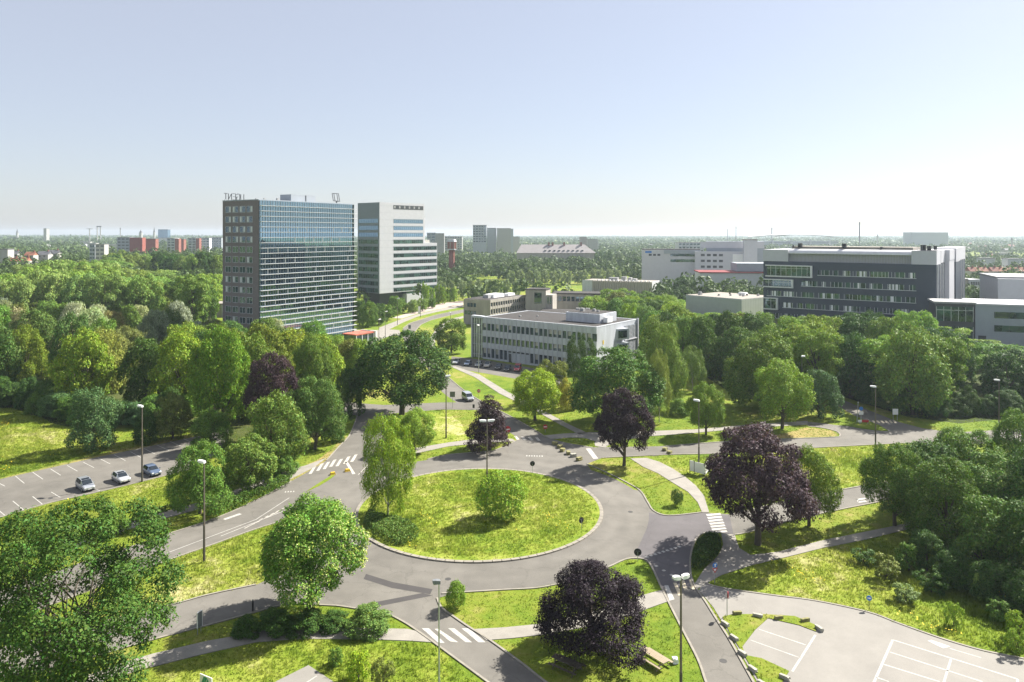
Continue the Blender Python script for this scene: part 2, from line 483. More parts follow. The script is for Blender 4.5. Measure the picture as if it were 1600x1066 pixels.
ASPH_PX = {
 'K': [(690,585),(701,590),(725,610),(757,630),(800,652),(835,672),(852,683),(885,692),(928,699),(1030,697.5),(1030,712),(940,716),(917,725),(940,760),(860,775),(700,760),(650,750),(640,732),(668,718),(700,711),(758,706),(776,703),(807,689),(806,682),(787,670),(762,652),(742,638),(715,630),(700,620),(690,612)],
 'X': [(500,632),(545,629),(600,633),(690,629),(740,629),(747,641),(690,640),(605,647),(560,650),(515,643)],
 'C': [(557,634),(560,645),(553,665),(545,682),(528,700),(510,720),(490,732),(468,745),(455,752),(420,772),(385,789),(360,801),(315,818),(252,838),(150,871),(60,902),(-60,945),(-60,995),(60,953),(150,919),(260,877),(325,854),(400,827),(447,813),(500,830),(560,840),(640,760),(622,725),(600,700),(606,670),(611,645),(612,634)],
 'D': [(-60,1027),(0,1012),(150,975),(270,945),(325,930),(400,914),(450,892),(520,865),(700,880),(720,925),(683,935),(690,950),(640,978),(610,962),(592,958),(547,950),(525,947),(450,945),(400,957),(345,972),(240,1000),(100,1040),(-60,1085)],
 'E': [(592,958),(610,962),(635,975),(660,992),(685,1010),(760,1065),(800,1095),(900,1095),(852,1066),(815,1037),(767,1002),(735,982),(710,965),(690,950),(682,937),(690,928),(740,925),(740,900),(640,900),(560,930)],
 'H': [(1005,874),(1017,884),(1035,922),(1060,972),(1090,1030),(1103,1066),(1118,1095),(1195,1095),(1177,1066),(1140,1000),(1122,972),(1102,940),(1085,915),(1079,895),(1079,870),(1040,850)],
 'J': [(960,760),(1000,767),(1012,785),(1022,799),(1045,806),(1100,801),(1145,804),(1230,783),(1313,766),(1351,759),(1588,715),(1680,700),(1690,722),(1630,734),(1362,787),(1316,796),(1230,815),(1170,832),(1148,836),(1127,833),(1110,832),(1095,836),(1085,848),(1079,875),(1080,895),(1060,920),(1017,884),(1005,874),(980,874),(950,860)],
 'N': [(1020,698),(1080,694),(1124,691),(1200,687),(1240,685),(1300,683.5),(1313,682),(1388,675),(1440,669),(1490,676),(1560,672),(1680,664),(1680,690),(1560,694),(1442,692),(1351,696),(1222,703),(1120,709),(1040,711),(1020,713)],
 'N2': [(1262,659),(1282,661),(1307,664.5),(1324,666),(1340,669),(1365,672.5),(1388,674),(1388,680),(1310,684),(1313,680),(1305,674),(1290,670),(1262,666)],
 'N3': [(1290,622),(1313,637),(1336,650),(1350,656),(1363,660),(1375,665),(1390,676),(1440,676),(1440,669),(1406,660),(1390,654),(1370,646),(1342,635),(1315,624),(1296,614)],
 'U': [(724,484),(702,488),(679,493),(660,499),(641,505),(630,513),(627,522),(636,545),(668,575),(690,612),(702,592),(690,575),(660,548),(648,526),(648,519),(658,507.5),(674,500.5),(699,494),(724,488.5),(800,480),(800,476)],
 'V': [(706,557),(760,563),(830,575),(880,588),(880,607),(812,593),(760,584),(725,578),(703,572)],
 'W': [(-60,763),(0,749),(150,715),(307,682),(360,671),(345,705),(300,733),(217,754),(150,770),(75,787),(0,809),(-60,827)],
}
asph = {k: GP(v) for k, v in ASPH_PX.items()}
roads = [asph[k] for k in ASPH_PX if k != 'W'] + [ring]
union_sheet('road', roads, 0.010, m_asphalt)
union_sheet('car_park', [asph['W']], 0.010, m_asphalt)
# darker resurfaced pieces
union_sheet('dark_road_surface', [GP([(1014,801),(1045,807),(1100,802),(1140,806),(1146,835),(1127,832),(1110,831),(1094,835),(1084,848),(1078,872),(1079,897),(1085,915),(1060,920),(1036,920),(1018,884),(1006,873),(992,868),(1002,845),(1011,825),(1014,812)])], 0.015, m_asphalt2)
pm = MB()
def strip_px(mb, quad, z): mb.face([tuple(G(x, y)[:2]) + (z,) for x, y in quad])
strip_px(pm, [(572,897),(614,910),(612,919),(568,905)], 0.015)
strip_px(pm, [(614,910),(676,921),(672,929),(612,919)], 0.015)
strip_px(pm, [(566,945),(660,927),(676,931),(575,951)], 0.015)
tag(pm.build('asphalt_patch', m_asphalt3), kind='structure')

PATH_PX = {
 'F': [(60,1078),(150,1052),(195,1035),(240,1022),(325,1002),(360,996),(410,986),(460,983),(507,982),(560,982),(637,983.5),(655,988),(676,1004.5),(640,1002),(560,999),(460,999),(400,1004),(320,1022),(225,1046),(170,1062),(90,1095),(40,1095)],
 'Gp': [(738,984),(790,981),(850,975),(930,955),(1000,932),(1017,927),(1036,922),(1045,940),(1000,956),(930,978),(845,993),(800,998),(760,1001)],
 'I': [(1127,833),(1148,836),(1155,857),(1173,868),(1215,863),(1285,845),(1355,831),(1404,821),(1470,806),(1540,790),(1540,797),(1470,815),(1411,829),(1355,843),(1285,857),(1229,871),(1180,882),(1127,899),(1106,911),(1090,921),(1084,915),(1100,890),(1122,869),(1130,852)],
 'L': [(850,681),(880,678),(920,676),(1015,674),(1085,671.5),(1176,663.5),(1262,658),(1262,664),(1176,668.5),(1085,677),(1015,682),(960,690),(945,700),(928,697),(930,690),(915,685),(890,684),(872,686),(860,686)],
 'Mp': [(704,573),(712,573),(750,586),(792,612),(830,632),(862,649),(890,664),(918,677),(905,679),(870,661),(845,647),(780,615),(742,590)],
 'Q': [(1010,716),(1030,722),(1050,732),(1070,745),(1087,759),(1100,775),(1108,801),(1097,801),(1090,785),(1075,769),(1050,754),(1028,740),(1005,730),(985,717)],
 'Sp': [(510,716),(480,727),(435,740),(400,755),(362,768),(330,780),(295,790),(250,802),(215,813),(165,828),(60,860),(60,872),(165,840),(215,823),(255,811),(300,799),(345,786),(375,774),(410,762),(452,750),(490,731)],
 'Y': [(553,516),(592,516),(593,512),(627,499),(652,491.5),(681,484.5),(724,477),(724,479.5),(681,488),(652,495),(630,504),(608,515),(624,516),(627,524),(607,526),(582,536),(575,545),(560,545)],
 'Z': [(724,494),(702,499),(682,513),(671,530),(672,545),(690,560),(694,560),(680,543),(680,530),(690,515),(705,503),(724,497)],
 'O': [(640,702),(700,692),(745,686),(800,686),(806,690),(760,692),(700,698),(650,709)],
}
paths = {k: GP(v) for k, v in PATH_PX.items()}
for k, P in paths.items():
    slab('footpath', P, -0.02, 0.06, m_path)
PAVE_PX = [(1092,923),(1099,911),(1106,912),(1132,920),(1210,931),(1275,939.5),(1356,957),(1405,975),(1470,998),(1535,1017),(1600,1030),(1680,1055),(1680,1100),(1200,1100),(1183,1066),(1145,1000),(1115,950)]
pave = GP(PAVE_PX)
slab('paved_car_park', pave, -0.02, 0.04, m_pave)
PAVE2_PX = [(482,1040),(520,1065),(560,1095),(390,1095),(432,1065)]
pave2 = GP(PAVE2_PX)
slab('paved_bay', pave2, -0.02, 0.04, m_pave)
PLAZA = GP([(612,497),(640,489),(690,474),(724,470),(724,477),(681,484),(652,490.5),(627,498)])
slab('tower_forecourt', PLAZA, -0.02, 0.05, M('pink_paving', (0.36, 0.30, 0.26), 0.85, 0.1, 0.4))

# roundabout island
isl = [Vector((RC.x + cos(a) * R_IN, RC.y + sin(a) * R_IN, 0)) for a in np.linspace(0, 2*pi, 72, endpoint=False)]
slab('roundabout_island', isl, -0.02, 0.14, m_meadow)
PEN_PX = [(1129,965),(1145,961),(1194,961),(1242,964),(1275,978),(1275,988),(1249,978),(1200,967),(1180,985),(1160,1011),(1164,1025),(1190,1030),(1233,1050),(1223,1066),(1210,1092),(1196,1092),(1187,1066),(1160,1020),(1140,990)]
pen = GP(PEN_PX)
slab('grass_peninsula', pen, -0.02, 0.10, m_terrain)
TRI = GP([(878,687.5),(898,685.5),(914,686.5),(928,691),(930,697.5),(900,692.5)])
slab('grass_triangle', TRI, -0.02, 0.08, m_terrain)
TISL = GP([(1324,665.8),(1334,664),(1359,663),(1375,666),(1388,673.5),(1365,672),(1340,669)])
slab('traffic_island_grass', TISL, -0.02, 0.10, m_terrain)
MED = GP([(478,769),(495,757.5),(512,747),(520,741.5),(523,743.5),(513,751),(498,760)])
slab('median_island', MED, -0.02, 0.08, m_terrain)

# meadow, dry and wood floor patches on the ground
MEADOW_PX = [
 [(-60,640),(20,638),(70,655),(110,680),(200,695),(300,672),(310,680),(150,712),(0,746),(-60,760)],
 [(-60,830),(0,812),(75,790),(150,773),(217,757),(290,737),(300,760),(265,790),(195,812),(100,845),(-60,895)],
 [(260,880),(325,857),(400,830),(445,816),(470,840),(440,890),(400,911),(325,927),(270,942),(200,958)],
 [(1130,905),(1180,886),(1229,875),(1285,861),(1400,836),(1560,870),(1680,960),(1680,1050),(1600,1026),(1535,1013),(1405,972),(1356,953),(1275,936),(1210,928),(1140,916)],
 [(1030,716),(1120,712),(1222,706),(1351,699),(1440,697),(1420,745),(1351,756),(1230,780),(1145,800),(1108,790),(1090,757),(1060,735)],
 [(240,1055),(320,1026),(400,1008),(460,1002),(560,1002),(675,1008),(745,1064),(745,1095),(565,1095),(520,1062),(482,1037),(430,1062),(385,1095),(180,1095)],
]
for P in MEADOW_PX:
    union_sheet('meadow', [GP(P)], 0.004, m_meadow)
union_sheet('meadow', [GP([(670,645),(700,645),(720,660),(735,690),(690,694),(668,690),(664,660)])], 0.004, m_meadow)
for P in [[(452,754),(490,736),(510,724),(530,702),(546,685),(540,681),(520,700),(500,716),(470,733),(455,742)],
          [(1260,668),(1300,673),(1310,680),(1300,682),(1240,684),(1180,686),(1230,676)],
          [(0,752-5),(150,711),(300,678),(307,681),(150,715),(0,749)]]:
    union_sheet('dry_verge', [GP(P)], 0.006, m_dry)
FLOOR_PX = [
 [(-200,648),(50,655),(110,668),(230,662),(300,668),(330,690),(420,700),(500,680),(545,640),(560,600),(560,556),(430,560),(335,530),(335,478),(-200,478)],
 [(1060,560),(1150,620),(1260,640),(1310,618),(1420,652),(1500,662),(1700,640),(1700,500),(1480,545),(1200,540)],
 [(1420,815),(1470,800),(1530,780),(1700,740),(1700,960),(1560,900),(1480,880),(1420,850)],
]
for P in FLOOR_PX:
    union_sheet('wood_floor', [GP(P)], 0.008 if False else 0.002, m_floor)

# kerbs (real steps)
def kerb(pts, width=0.22, h=0.10, smooth=True):
    P = catmull(pts, 5) if smooth else pts
    o = ribbon(P, width, -0.02, h).build('kerb', m_kerb)
    return tag(o, kind='structure')
kr = [Vector((RC.x + cos(a) * (R_IN + 0.22), RC.y + sin(a) * (R_IN + 0.22), 0)) for a in np.linspace(0, 2*pi, 97)]
kb = MB()
for i in range(96):        # single kerb stones with open joints
    a = kr[i]; b = kr[i+1]; d = (b - a)
    ribbon([a + d * 0.03, b - d * 0.03], 0.5, -0.02, 0.16 + 0.01 * random.random(), kb)
tag(kb.build('kerb', m_kerb), kind='structure')
KERBS = [
 [(447,813),(400,827),(325,854),(260,877),(150,919),(60,953)],
 [(455,752),(420,772),(385,789),(360,801),(315,818),(252,838)],
 [(510,720),(528,700),(545,682),(553,665),(560,645)],
 [(400,914),(325,930),(270,945),(150,975)],
 [(525,947),(450,945),(400,957),(345,972),(240,1000),(100,1040)],
 [(525,947),(547,950),(592,958),(610,962),(635,975),(660,992),(685,1010),(760,1065),(790,1088)],
 [(683,935),(690,950),(710,965),(735,982),(767,1002),(815,1037),(852,1066),(890,1090)],
 [(690,928),(740,925),(790,922),(840,919),(880,911),(920,899),(952,886),(980,874),(1005,874),(1017,884),(1035,922),(1060,972),(1090,1030),(1103,1066),(1115,1090)],
 [(1102,940),(1122,972),(1140,1000),(1177,1066),(1190,1090)],
 [(1102,940),(1085,915),(1079,895),(1079,870),(1085,848),(1095,836),(1110,832)],
 [(917,725),(940,735),(975,752),(1000,767),(1012,785),(1022,799),(1045,806),(1097,801)],
 [(1145,804),(1230,783),(1313,766),(1351,759),(1588,715)],
 [(1148,836),(1170,832),(1230,815),(1316,796),(1362,787),(1630,734)],
 [(701,590),(725,610),(757,630),(800,652),(835,672),(852,683)],
 [(668,718),(700,711),(758,706),(776,703),(807,689)],
 [(940,716),(1040,711),(1120,709),(1222,703),(1351,696),(1442,692),(1560,694)],
 [(1040,697.5),(1124,691),(1200,687),(1300,683.5),(1312,681.5),(1311,677),(1305,674),(1290,670),(1270,667)],
 [(0,809),(75,787),(150,770),(217,754),(300,733)],
 [(1099,911),(1132,920),(1210,931),(1275,939.5),(1356,957),(1405,975),(1470,998),(1535,1017),(1600,1030)],
 [(724,484),(702,488),(679,493),(660,499),(641,505),(630,513)],
 [(724,488.5),(699,494),(674,500.5),(658,507.5),(648,519)],
]
for kpx in KERBS:
    kerb(GP(kpx))

# painted markings
def marking(name, quads, z, mat, parts=None):
    mb = MB()
    for q in quads:
        mb.face([tuple(G(x, y)[:2]) + (z,) for x, y in q])
    return tag(mb.build(name, mat), kind='structure')

def zebra(stripes, z):
    o = empty('zebra_crossing', G(*stripes[0][0][0])); o['kind'] = 'structure'
    for q, mt in stripes:
        mb = MB(); mb.face([tuple(G(x, y)[:2] - G(*stripes[0][0][0])[:2] if False else (G(x, y) - G(*stripes[0][0][0]))[:2]) + (z,) for x, y in q])
        mb.build('stripe', mt, o)
    return o
zebra([([(659,982),(670,982),(695,1005),(685,1005)], m_white), ([(679,983),(685,983),(716,1004),(704,1003)], m_worn),
       ([(700,982),(710,982),(737.5,1004),(727.5,1004)], m_white), ([(721,982),(732.5,982),(759,1004),(747.5,1004)], m_white)], 0.018)
zebra([([(1038,915),(1044,915),(1054,937),(1046,939)], m_white), ([(1052,911),(1057,911),(1066,930),(1060,931)], m_yellowish),
       ([(1064,907.5),(1069,907),(1075,922),(1069,923)], m_yellowish), ([(1076,906),(1081,905),(1089,920),(1082,922)], m_yellowish)], 0.022)
zs = []
for i in range(7):
    t = i / 6
    x0 = 1103 + 10 * t; y0 = 804 + 27 * t
    zs.append(([(x0, y0), (x0 + 22, y0 - 2.2), (x0 + 24, y0 + 0.4), (x0 + 2, y0 + 2.8)], m_white if i % 3 else m_worn))
zebra(zs, 0.022)
zs = []
for i, (x, y) in enumerate([(486,736),(498,731),(508,728.5),(518,725),(528,724),(540,720),(551,717)]):
    zs.append(([(x - 4, y + 5), (x + 3, y - 6), (x + 8, y - 7), (x + 1, y + 4.5)], m_white if i < 5 else m_worn))
zebra(zs, 0.018)
zs = []
for i in range(6):
    x = 1362 + i * 6.6
    zs.append(([(x, 657.5), (x + 3, 657), (x + 7, 661), (x + 3.5, 661.4)], m_yellowish))
zebra(zs, 0.018)
zs = []
for i in range(4):
    x = 803 + i * 11
    zs.append(([(x, 682 + i * .6), (x + 4, 681.6 + i * .6), (x + 9, 687 + i * .6), (x + 4.5, 687.4 + i * .6)], m_worn))
zebra(zs, 0.018)
# dashes and lines on the roads
def dash_line(p0, p1, n, wpx, duty=0.6):
    q = []
    a = G(*p0); b = G(*p1); d = (b - a); L = d.length; d.normalize(); nn = Vector((-d.y, d.x, 0)) * wpx
    out = []
    for i in range(n):
        s = a + d * (L * i / n); e = s + d * (L / n * duty)
        out.append([s + nn, s - nn, e - nn, e + nn])
    return out
def marks(name, quads, mat, z=0.018):
    mb = MB()
    for q in quads: mb.face([(p.x, p.y, z) for p in q])
    return tag(mb.build(name, mat), kind='structure')
def seg(p0, p1, wd=0.12): return dash_line(p0, p1, 1, wd / 2, 1.0)
marks('centre_line', seg((262,864),(400,812)) + seg((400,812),(452,778)) + seg((345,838),(470,788)), m_white)
marks('lane_dashes', dash_line((382,826),(440,797),2,0.08,.8) + dash_line((405,813),(448,792),5,0.07,.6), m_worn)
marks('lane_arrow', dash_line((350,812),(376,803),1,0.3,1), m_white)
marks('give_way_dots', dash_line((822,712.5),(850,713),7,0.3,.55), m_white)
marks('give_way_dots', dash_line((1009,871),(1066,853),9,0.22,.55), m_white, 0.021)
marks('give_way_dots', dash_line((1012,877),(1060,905),4,0.2,.3), m_worn, 0.021)
marks('give_way_dots', dash_line((445,769),(462,768),4,0.25,.5), m_white)
marks('stop_line', seg((919,701),(931,717),0.9), m_white)
marks('stop_line', seg((541,722),(553,741),0.5), m_worn)
marks('edge_line', seg((598,702),(560,742),0.12) , m_worn)
marks('road_number', [[G(*p) for p in q] for q in ([(1338,780),(1352,778),(1353,780),(1339,782)], [(1338,780),(1340,780),(1342,785),(1340,785)], [(1340,784),(1354,782),(1355,784),(1341,786)], [(1357,777),(1359,777),(1362,783),(1360,783)])], m_white)
for (x, y), l in (((79, 779), 'dark drain cover in the left car park'), ((1130, 1033), 'drain cover on the lower right road'), ((700, 905), 'drain cover on the lower left of the roundabout ring'), ((985, 800), 'drain cover on the right side of the roundabout ring')):
    p = G(x, y); o = MB().tube((0, 0, 0.0), (0, 0, .018), .36, .36, 16).build('drain_cover', M('cast_iron', (.05, .048, .046), .7)); o.location = (p.x, p.y, 0); tag(o, l, 'drain cover')
# left car park bays
bl = []
for x0, y0, x1, y1 in [(-12,750,8,760),(24,744,38,755.5),(51,738,67,749),(79,733,95,743),(105,727.5,121,736.5),(130,722.5,147,731),(153,715.5,172,725),(178,710.5,196,720),(204,706,220,715),(225,701,242,709.5),(245,695.5,264,704),(266,690,285,698.5),(287,686,304,693.5),
                       (20,783,38,798),(51,776,66,788),(80,769,94,777.5),(150,765,157,767.5),(-10,791,8,806)]:
    bl += seg((x0, y0), (x1, y1), 0.12)
marks('parking_line', bl, m_white, 0.016)
# right car park bays
bl = []
for x0, y0, x1, y1, wd in [(1186,984,1259,1008.5,.1),(1173,1001,1251,1029,.1),(1274,993,1238,1050,.16),
                           (1395,1000.5,1366,1066,.16),(1395,1000.5,1590,1062,.13),(1390,1019.5,1535,1066,.12),(1381,1039,1468,1066,.12),(1369,1059,1389,1066,.12),
                           (1486,1030.5,1475,1066,.14),(1590,1062,1589,1080,.14),(1366,1066,1350,1095,.16),(1475,1066,1466,1095,.14),(495,1057,475,1070,.1)]:
    bl += seg((x0, y0), (x1, y1), wd * 1.3)
marks('parking_line', bl, m_white, 0.046)
marks('direction_arrow', seg((1484,1014),(1533,1028.5),0.12) + [[G(1449,1002), G(1455,1000.5), G(1485,1011), G(1474,1014)]], m_white, 0.047)

# ------------------------------------------------------------------ large buildings
m_brick = M('dark_brick', (0.175, 0.150, 0.148), 0.85, 0.14, 1.6, fine=0.2)
m_facglass = glass('blue_glass', (0.36, 0.56, 0.72), 0.52)
m_winglass = glass('window_glass', (0.42, 0.54, 0.66), 0.22)
m_greenglass = glass('green_glass', (0.34, 0.46, 0.52), 0.17, (0.010, 0.025, 0.02))
m_alu = M('louvre_aluminium', (0.62, 0.62, 0.63), 0.4, 0.08, 0.8, metal=0.3)
m_mull = M('mullion_metal', (0.25, 0.28, 0.30), 0.5, 0.1, 1.0, metal=0.3)
m_cladwhite = M('white_cladding', (0.49, 0.49, 0.525), 0.6, 0.05, 0.5)
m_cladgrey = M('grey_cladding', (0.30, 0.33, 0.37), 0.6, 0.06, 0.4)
m_conc = M('board_concrete', (0.46, 0.48, 0.52), 0.9, 0.15, 0.6, streak=(1, 1, 0.25), fine=0.12)
m_conc2 = M('old_concrete', (0.33, 0.305, 0.275), 0.9, 0.2, 0.5, streak=(1, 1, 0.25), fine=0.12)
m_roof = M('gravel_roof', (0.042, 0.038, 0.036), 0.95, 0.15, 0.3, fine=0.2)
m_roofpale = M('pale_roof', (0.27, 0.245, 0.215), 0.95, 0.12, 0.3, fine=0.1)
m_wframe = M('window_frame', (0.42, 0.45, 0.47), 0.5, 0.1, 1.0)
m_dframe = M('dark_frame', (0.05, 0.055, 0.06), 0.5, 0.1, 1.0)
m_darkpanel = M('dark_panel', (0.040, 0.054, 0.076), 0.6, 0.10, 0.5, streak=(1, 1, 4))
m_plant = M('roof_plant_grey', (0.30, 0.30, 0.30), 0.6, 0.15, 1.0)
m_lattice = M('pale_lattice', (0.42, 0.41, 0.36), 0.6, 0.1, 1.0)
m_blind = M('white_blind', (0.62, 0.63, 0.62), 0.7, 0.05, 1.0)

def bld(name, origin, xdir, label, cat='building'):
    rz = math.atan2(xdir[1], xdir[0])
    return empty(name, (origin[0], origin[1], 0), rz, label, cat)

def win_mesh(w_, h_, split=0, fr=0.09, axis='x', depth=0.08):
    """frame and pane meshes; centred, outward is -y (axis x) or -x (axis y)"""
    f = MB(); g = MB()
    def bx(mb, a0, a1, z0, z1, o0, o1):
        if axis == 'x': mb.box(a0, a1, -o1, -o0, z0, z1)
        else: mb.box(-o1, -o0, a0, a1, z0, z1)
    bx(f, -w_/2, w_/2, -h_/2, -h_/2 + fr, 0, depth); bx(f, -w_/2, w_/2, h_/2 - fr, h_/2, 0, depth)
    bx(f, -w_/2, -w_/2 + fr, -h_/2 + fr, h_/2 - fr, 0, depth); bx(f, w_/2 - fr, w_/2, -h_/2 + fr, h_/2 - fr, 0, depth)
    for i in range(split):
        c = -w_/2 + w_ * (i + 1) / (split + 1)
        bx(f, c - fr/2, c + fr/2, -h_/2 + fr, h_/2 - fr, 0, depth)
    bx(g, -w_/2 + fr, w_/2 - fr, -h_/2 + fr, h_/2 - fr, 0, depth * 0.4)
    return f, g

# ---- dark brick and glass tower
T = bld('office_tower', (-86.7, 252.5), (0.519, 0.855), 'tall dark brick office tower with a louvred blue glass front and rooftop letters')
HT, LX, LY = 51.5, 45.9, 20.0
MB().box(0, LX, 0.9, LY, 0, HT).build('wall', m_brick, T)
MB().box(-0.05, LX + .05, 0.85, LY + .05, HT, HT + 0.35).build('parapet', m_cladgrey, T)
nb = 28; hb = HT / nb
strip_me = MB().box(0.15, LX - 0.05, 0.55, 0.88, 0.06, hb - 0.06).mesh('glass_band', m_facglass)
lou = MB()
lou.box(-0.15, LX + 1.0, -0.75, 0.45, -0.06, 0.06)
lou_me = lou.mesh('louvre', m_alu)
brk = MB()
for i in range(21): brk.box(0.3 + i * 2.26, 0.42 + i * 2.26, -0.6, 0.5, -0.16, -0.062)
brk_me = brk.mesh('louvre_bracket', m_alu)
for k in range(nb):
    inst('glass_band', strip_me, T, (0, 0, k * hb))
    if k: 
        lv = inst('louvre', lou_me, T, (0, 0, k * hb))
        b_ = inst('louvre_bracket', brk_me, lv); b_['kind'] = 'stuff'
mul_me = MB().box(-0.04, 0.04, 0.42, 0.54, 0, HT).mesh('mullion', m_mull)
for i in range(41): inst('mullion', mul_me, T, (0.3 + i * 1.13, 0, 0))
pier = MB().box(-0.06, 0.06, 0.3, 0.41, 0, hb - .1).mesh('blind_strip', m_blind)
for k in range(2, nb - 4, 2):
    mbb = MB()
    for i in range(10):
        if random.random() < .8:
            x = 2.3 + i * 4.5 + (k % 4) * .6
            mbb.box(x, x + 0.32, 0.45, 0.545, k * hb + 0.15, (k + 1) * hb - 0.15)
    if mbb.f: tag(mbb.build('blind', m_blind, T), kind='stuff')
MB().box(LX, LX + 0.25, 0.2, LY - 0.5, 0, HT).build('end_wall', m_greenglass, T)
fm, gm = win_mesh(3.0, 2.2, 1, 0.12, 'y')
# outward of the left face is -x
fme = fm.mesh('window', m_wframe); gme = gm.mesh('pane', m_winglass)
blm = MB().box(-0.075, -0.036, -1.35, -0.5, -0.9, 0.95).mesh('curtain', m_blind)
for r in range(12):
    for y in (3.9 + 1.6, 9.2, 13.0, 16.9):
        wd = inst('window', fme, T, (0.0, y, 48.5 - 3.54 * r)); inst('pane', gme, wd)
        if r < 4 or random.random() < .3: inst('curtain', blm, wd, (0, random.choice((0, 1.8)) if r < 4 else 1.7, 0))
ph = MB().box(17.2, 29.2, 4, 9.8, HT, HT + 2.9).build('roof_plant_room', m_cladgrey, T)
MB().box(24.2, 24.5, 3.9, 4.0, HT + .1, HT + 2.8).build('door', m_black, ph)
for x, y, s in ((5, 4, .5), (10, 3, .7), (1.5, 4, .4)):
    MB().box(x, x + s, y, y + s, HT + .35, HT + .35 + s * 1.2).build('roof_vent', m_plant, T)
# rooftop letters, read from the far side
LET = {'T': [((0,1),(1,1)), ((.5,0),(.5,1))], 'N': [((0,0),(0,1)), ((0,1),(1,0)), ((1,0),(1,1))],
       'E': [((0,0),(0,1)), ((0,1),(1,1)), ((0,.5),(.8,.5)), ((0,0),(1,0))],
       'G': [((1,.85),(.75,1)), ((.75,1),(.25,1)), ((.25,1),(0,.75)), ((0,.75),(0,.25)), ((0,.25),(.25,0)), ((.25,0),(1,0)), ((1,0),(1,.5)), ((1,.5),(.55,.5))],
       'U': [((0,1),(0,0)), ((0,0),(.55,0)), ((1,0),(1,1))]}
xx = 8.9
for ch in 'UGENT':
    mb = MB(); wl = 1.35
    for a, b in LET[ch]:
        mb.tube((xx - a[0] * wl, LY - .3, HT + .75 + a[1] * 2.2), (xx - b[0] * wl, LY - .3, HT + .75 + b[1] * 2.2), .14, .14, 4)
    for dx in (0.1, 0.9): mb.tube((xx - dx * wl, LY - .3, HT + .3), (xx - dx * wl, LY - .3, HT + .8), .06, .06, 4)
    mb.build('letter', m_dframe, T); xx -= 1.78
lg = MB(); c0 = Vector((42.5, 6, HT + 1.0))
q = [Vector((-1.0, 0, .5)), Vector((1.6, 0, .3)), Vector((.9, 0, 3.4)), Vector((-1.7, 0, 3.4))]
for dy in (0, .9):
    for i in range(4): lg.bar(c0 + q[i] + Vector((0, dy, 0)), c0 + q[(i+1)%4] + Vector((0, dy, 0)), .13)
for i in range(4): lg.bar(c0 + q[i], c0 + q[i] + Vector((0, .9, 0)), .1)
lg.bar(c0 + Vector((.2, .4, -.8)), c0 + Vector((.2, .4, .5)), .25)
lg.build('roof_emblem', m_dframe, T)
# entrance canopy with orange-red roof
cn = bld('entrance_canopy', G(534, 536)[:2], (0.519, 0.855), 'low white framed pavilion with a bright red roof at the foot of the glass tower', 'pavilion')
MB().box(0, 9, -7, -1, 0, 3.2).build('wall', m_winglass, cn)
MB().box(-.4, 9.4, -7.4, -.6, 3.2, 3.6).build('roof', M('red_roof', (0.42, 0.12, 0.08), 0.8, 0.3, 0.5), cn)
for i in range(4): MB().bar((i * 3, -7.2, 0), (i * 3, -7.2, 3.2), .12).build('post', m_whitep, cn)
MB().box(9.4, 9.8, -8, -.5, 0, 3.9).build('end_frame', m_whitep, cn)

# low building behind the brick tower, left
lb = bld('flat_roofed_building', G(298, 497)[:2], (1, 0.25), 'low grey flat roofed building left of the dark tower above the trees')
MB().box(0, 30, 0, 12, 0, 6.0).build('wall', m_conc2, lb)
MB().box(-.4, 30.4, -.4, 12.4, 6.0, 6.6).build('roof', m_roofpale, lb)
for i in range(9): MB().box(1 + i * 3.2, 1.3 + i * 3.2, -.35, -.02, 0.3, 5.8).build('pier', m_conc, lb)

# ---- white tower
W = bld('office_tower', (-73.2, 405), (0.639, 0.769), 'white and grey office tower with ribbon windows right of the dark tower')
HW = 57.3
MB().box(0, 33.8, 0, 19, 6.75, HW).build('wall', m_cladwhite, W)
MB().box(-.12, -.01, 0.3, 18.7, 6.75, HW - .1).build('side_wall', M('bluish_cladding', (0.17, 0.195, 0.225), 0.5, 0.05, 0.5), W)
MB().box(33.8, 36.2, 2, 19, 6.75, 49.4).build('stair_wall', m_cladwhite, W)
lowb = MB().box(36.2, 44.3, .02, 19, 6.75, 34.4)
lowb.box(33.8, 36.2, .02, 1.99, 6.75, 34.4)
lowb.build('lower_wing', m_cladwhite, W)
MB().box(36.5, 42, 4, 10, 34.4, 36.2).build('terrace_hut', m_lattice, W)
MB().box(2.5, 19, 3, 17, 0, 6.75).build('recessed_base', m_dframe, W)
MB().box(19.8, 47, -.4, 19, 0, 5.3).build('plinth', m_cladwhite, W)
MB().box(20, 44.0, 0.3, 19, 5.3, 6.75).build('base_glazing', m_greenglass, W)
for k in range(12):
    z = 47.1 - 3.87 * k
    if z < 5: break
    x1 = 32.8 if k < 4 else 44.0
    if k == 11: continue
    bnd = MB().box(10.2, x1, -.03, .3, z - 1.25, z + 1.15).build('ribbon_window', m_greenglass if k > 2 else m_facglass, W)
    mm = MB()
    n = int((x1 - 10.2) / 1.5)
    for i in range(n + 1): mm.box(10.2 + i * (x1 - 10.3) / n, 10.28 + i * (x1 - 10.3) / n, -.07, -.031, z - 1.25, z + 1.15)
    tag(mm.build('mullion', m_mull, bnd), kind='stuff')
    MB().box(10.2, x1, -.12, -.075, z + 0.75, z + 1.15).build('window_head', m_mull, bnd)
    b2 = MB().box(-.17, -.121, 1.2, 18, z - 1.2, z + 1.1).build('ribbon_window', m_greenglass if k > 2 else m_facglass, W)
    mm = MB()
    for i in range(12): mm.box(-.21, -.171, 1.2 + i * 1.5, 1.28 + i * 1.5, z - 1.2, z + 1.1)
    tag(mm.build('mullion', m_mull, b2), kind='stuff')
MB().box(10.0, 33.0, -.05, .02, 53.7, 56.0).build('roof_terrace_opening', m_dframe, W)
pf = MB()
for i in range(6): pf.box(10.5 + i * 3.7, 11.6 + i * 3.7, -.09, -.051, 54.2, 55.6)
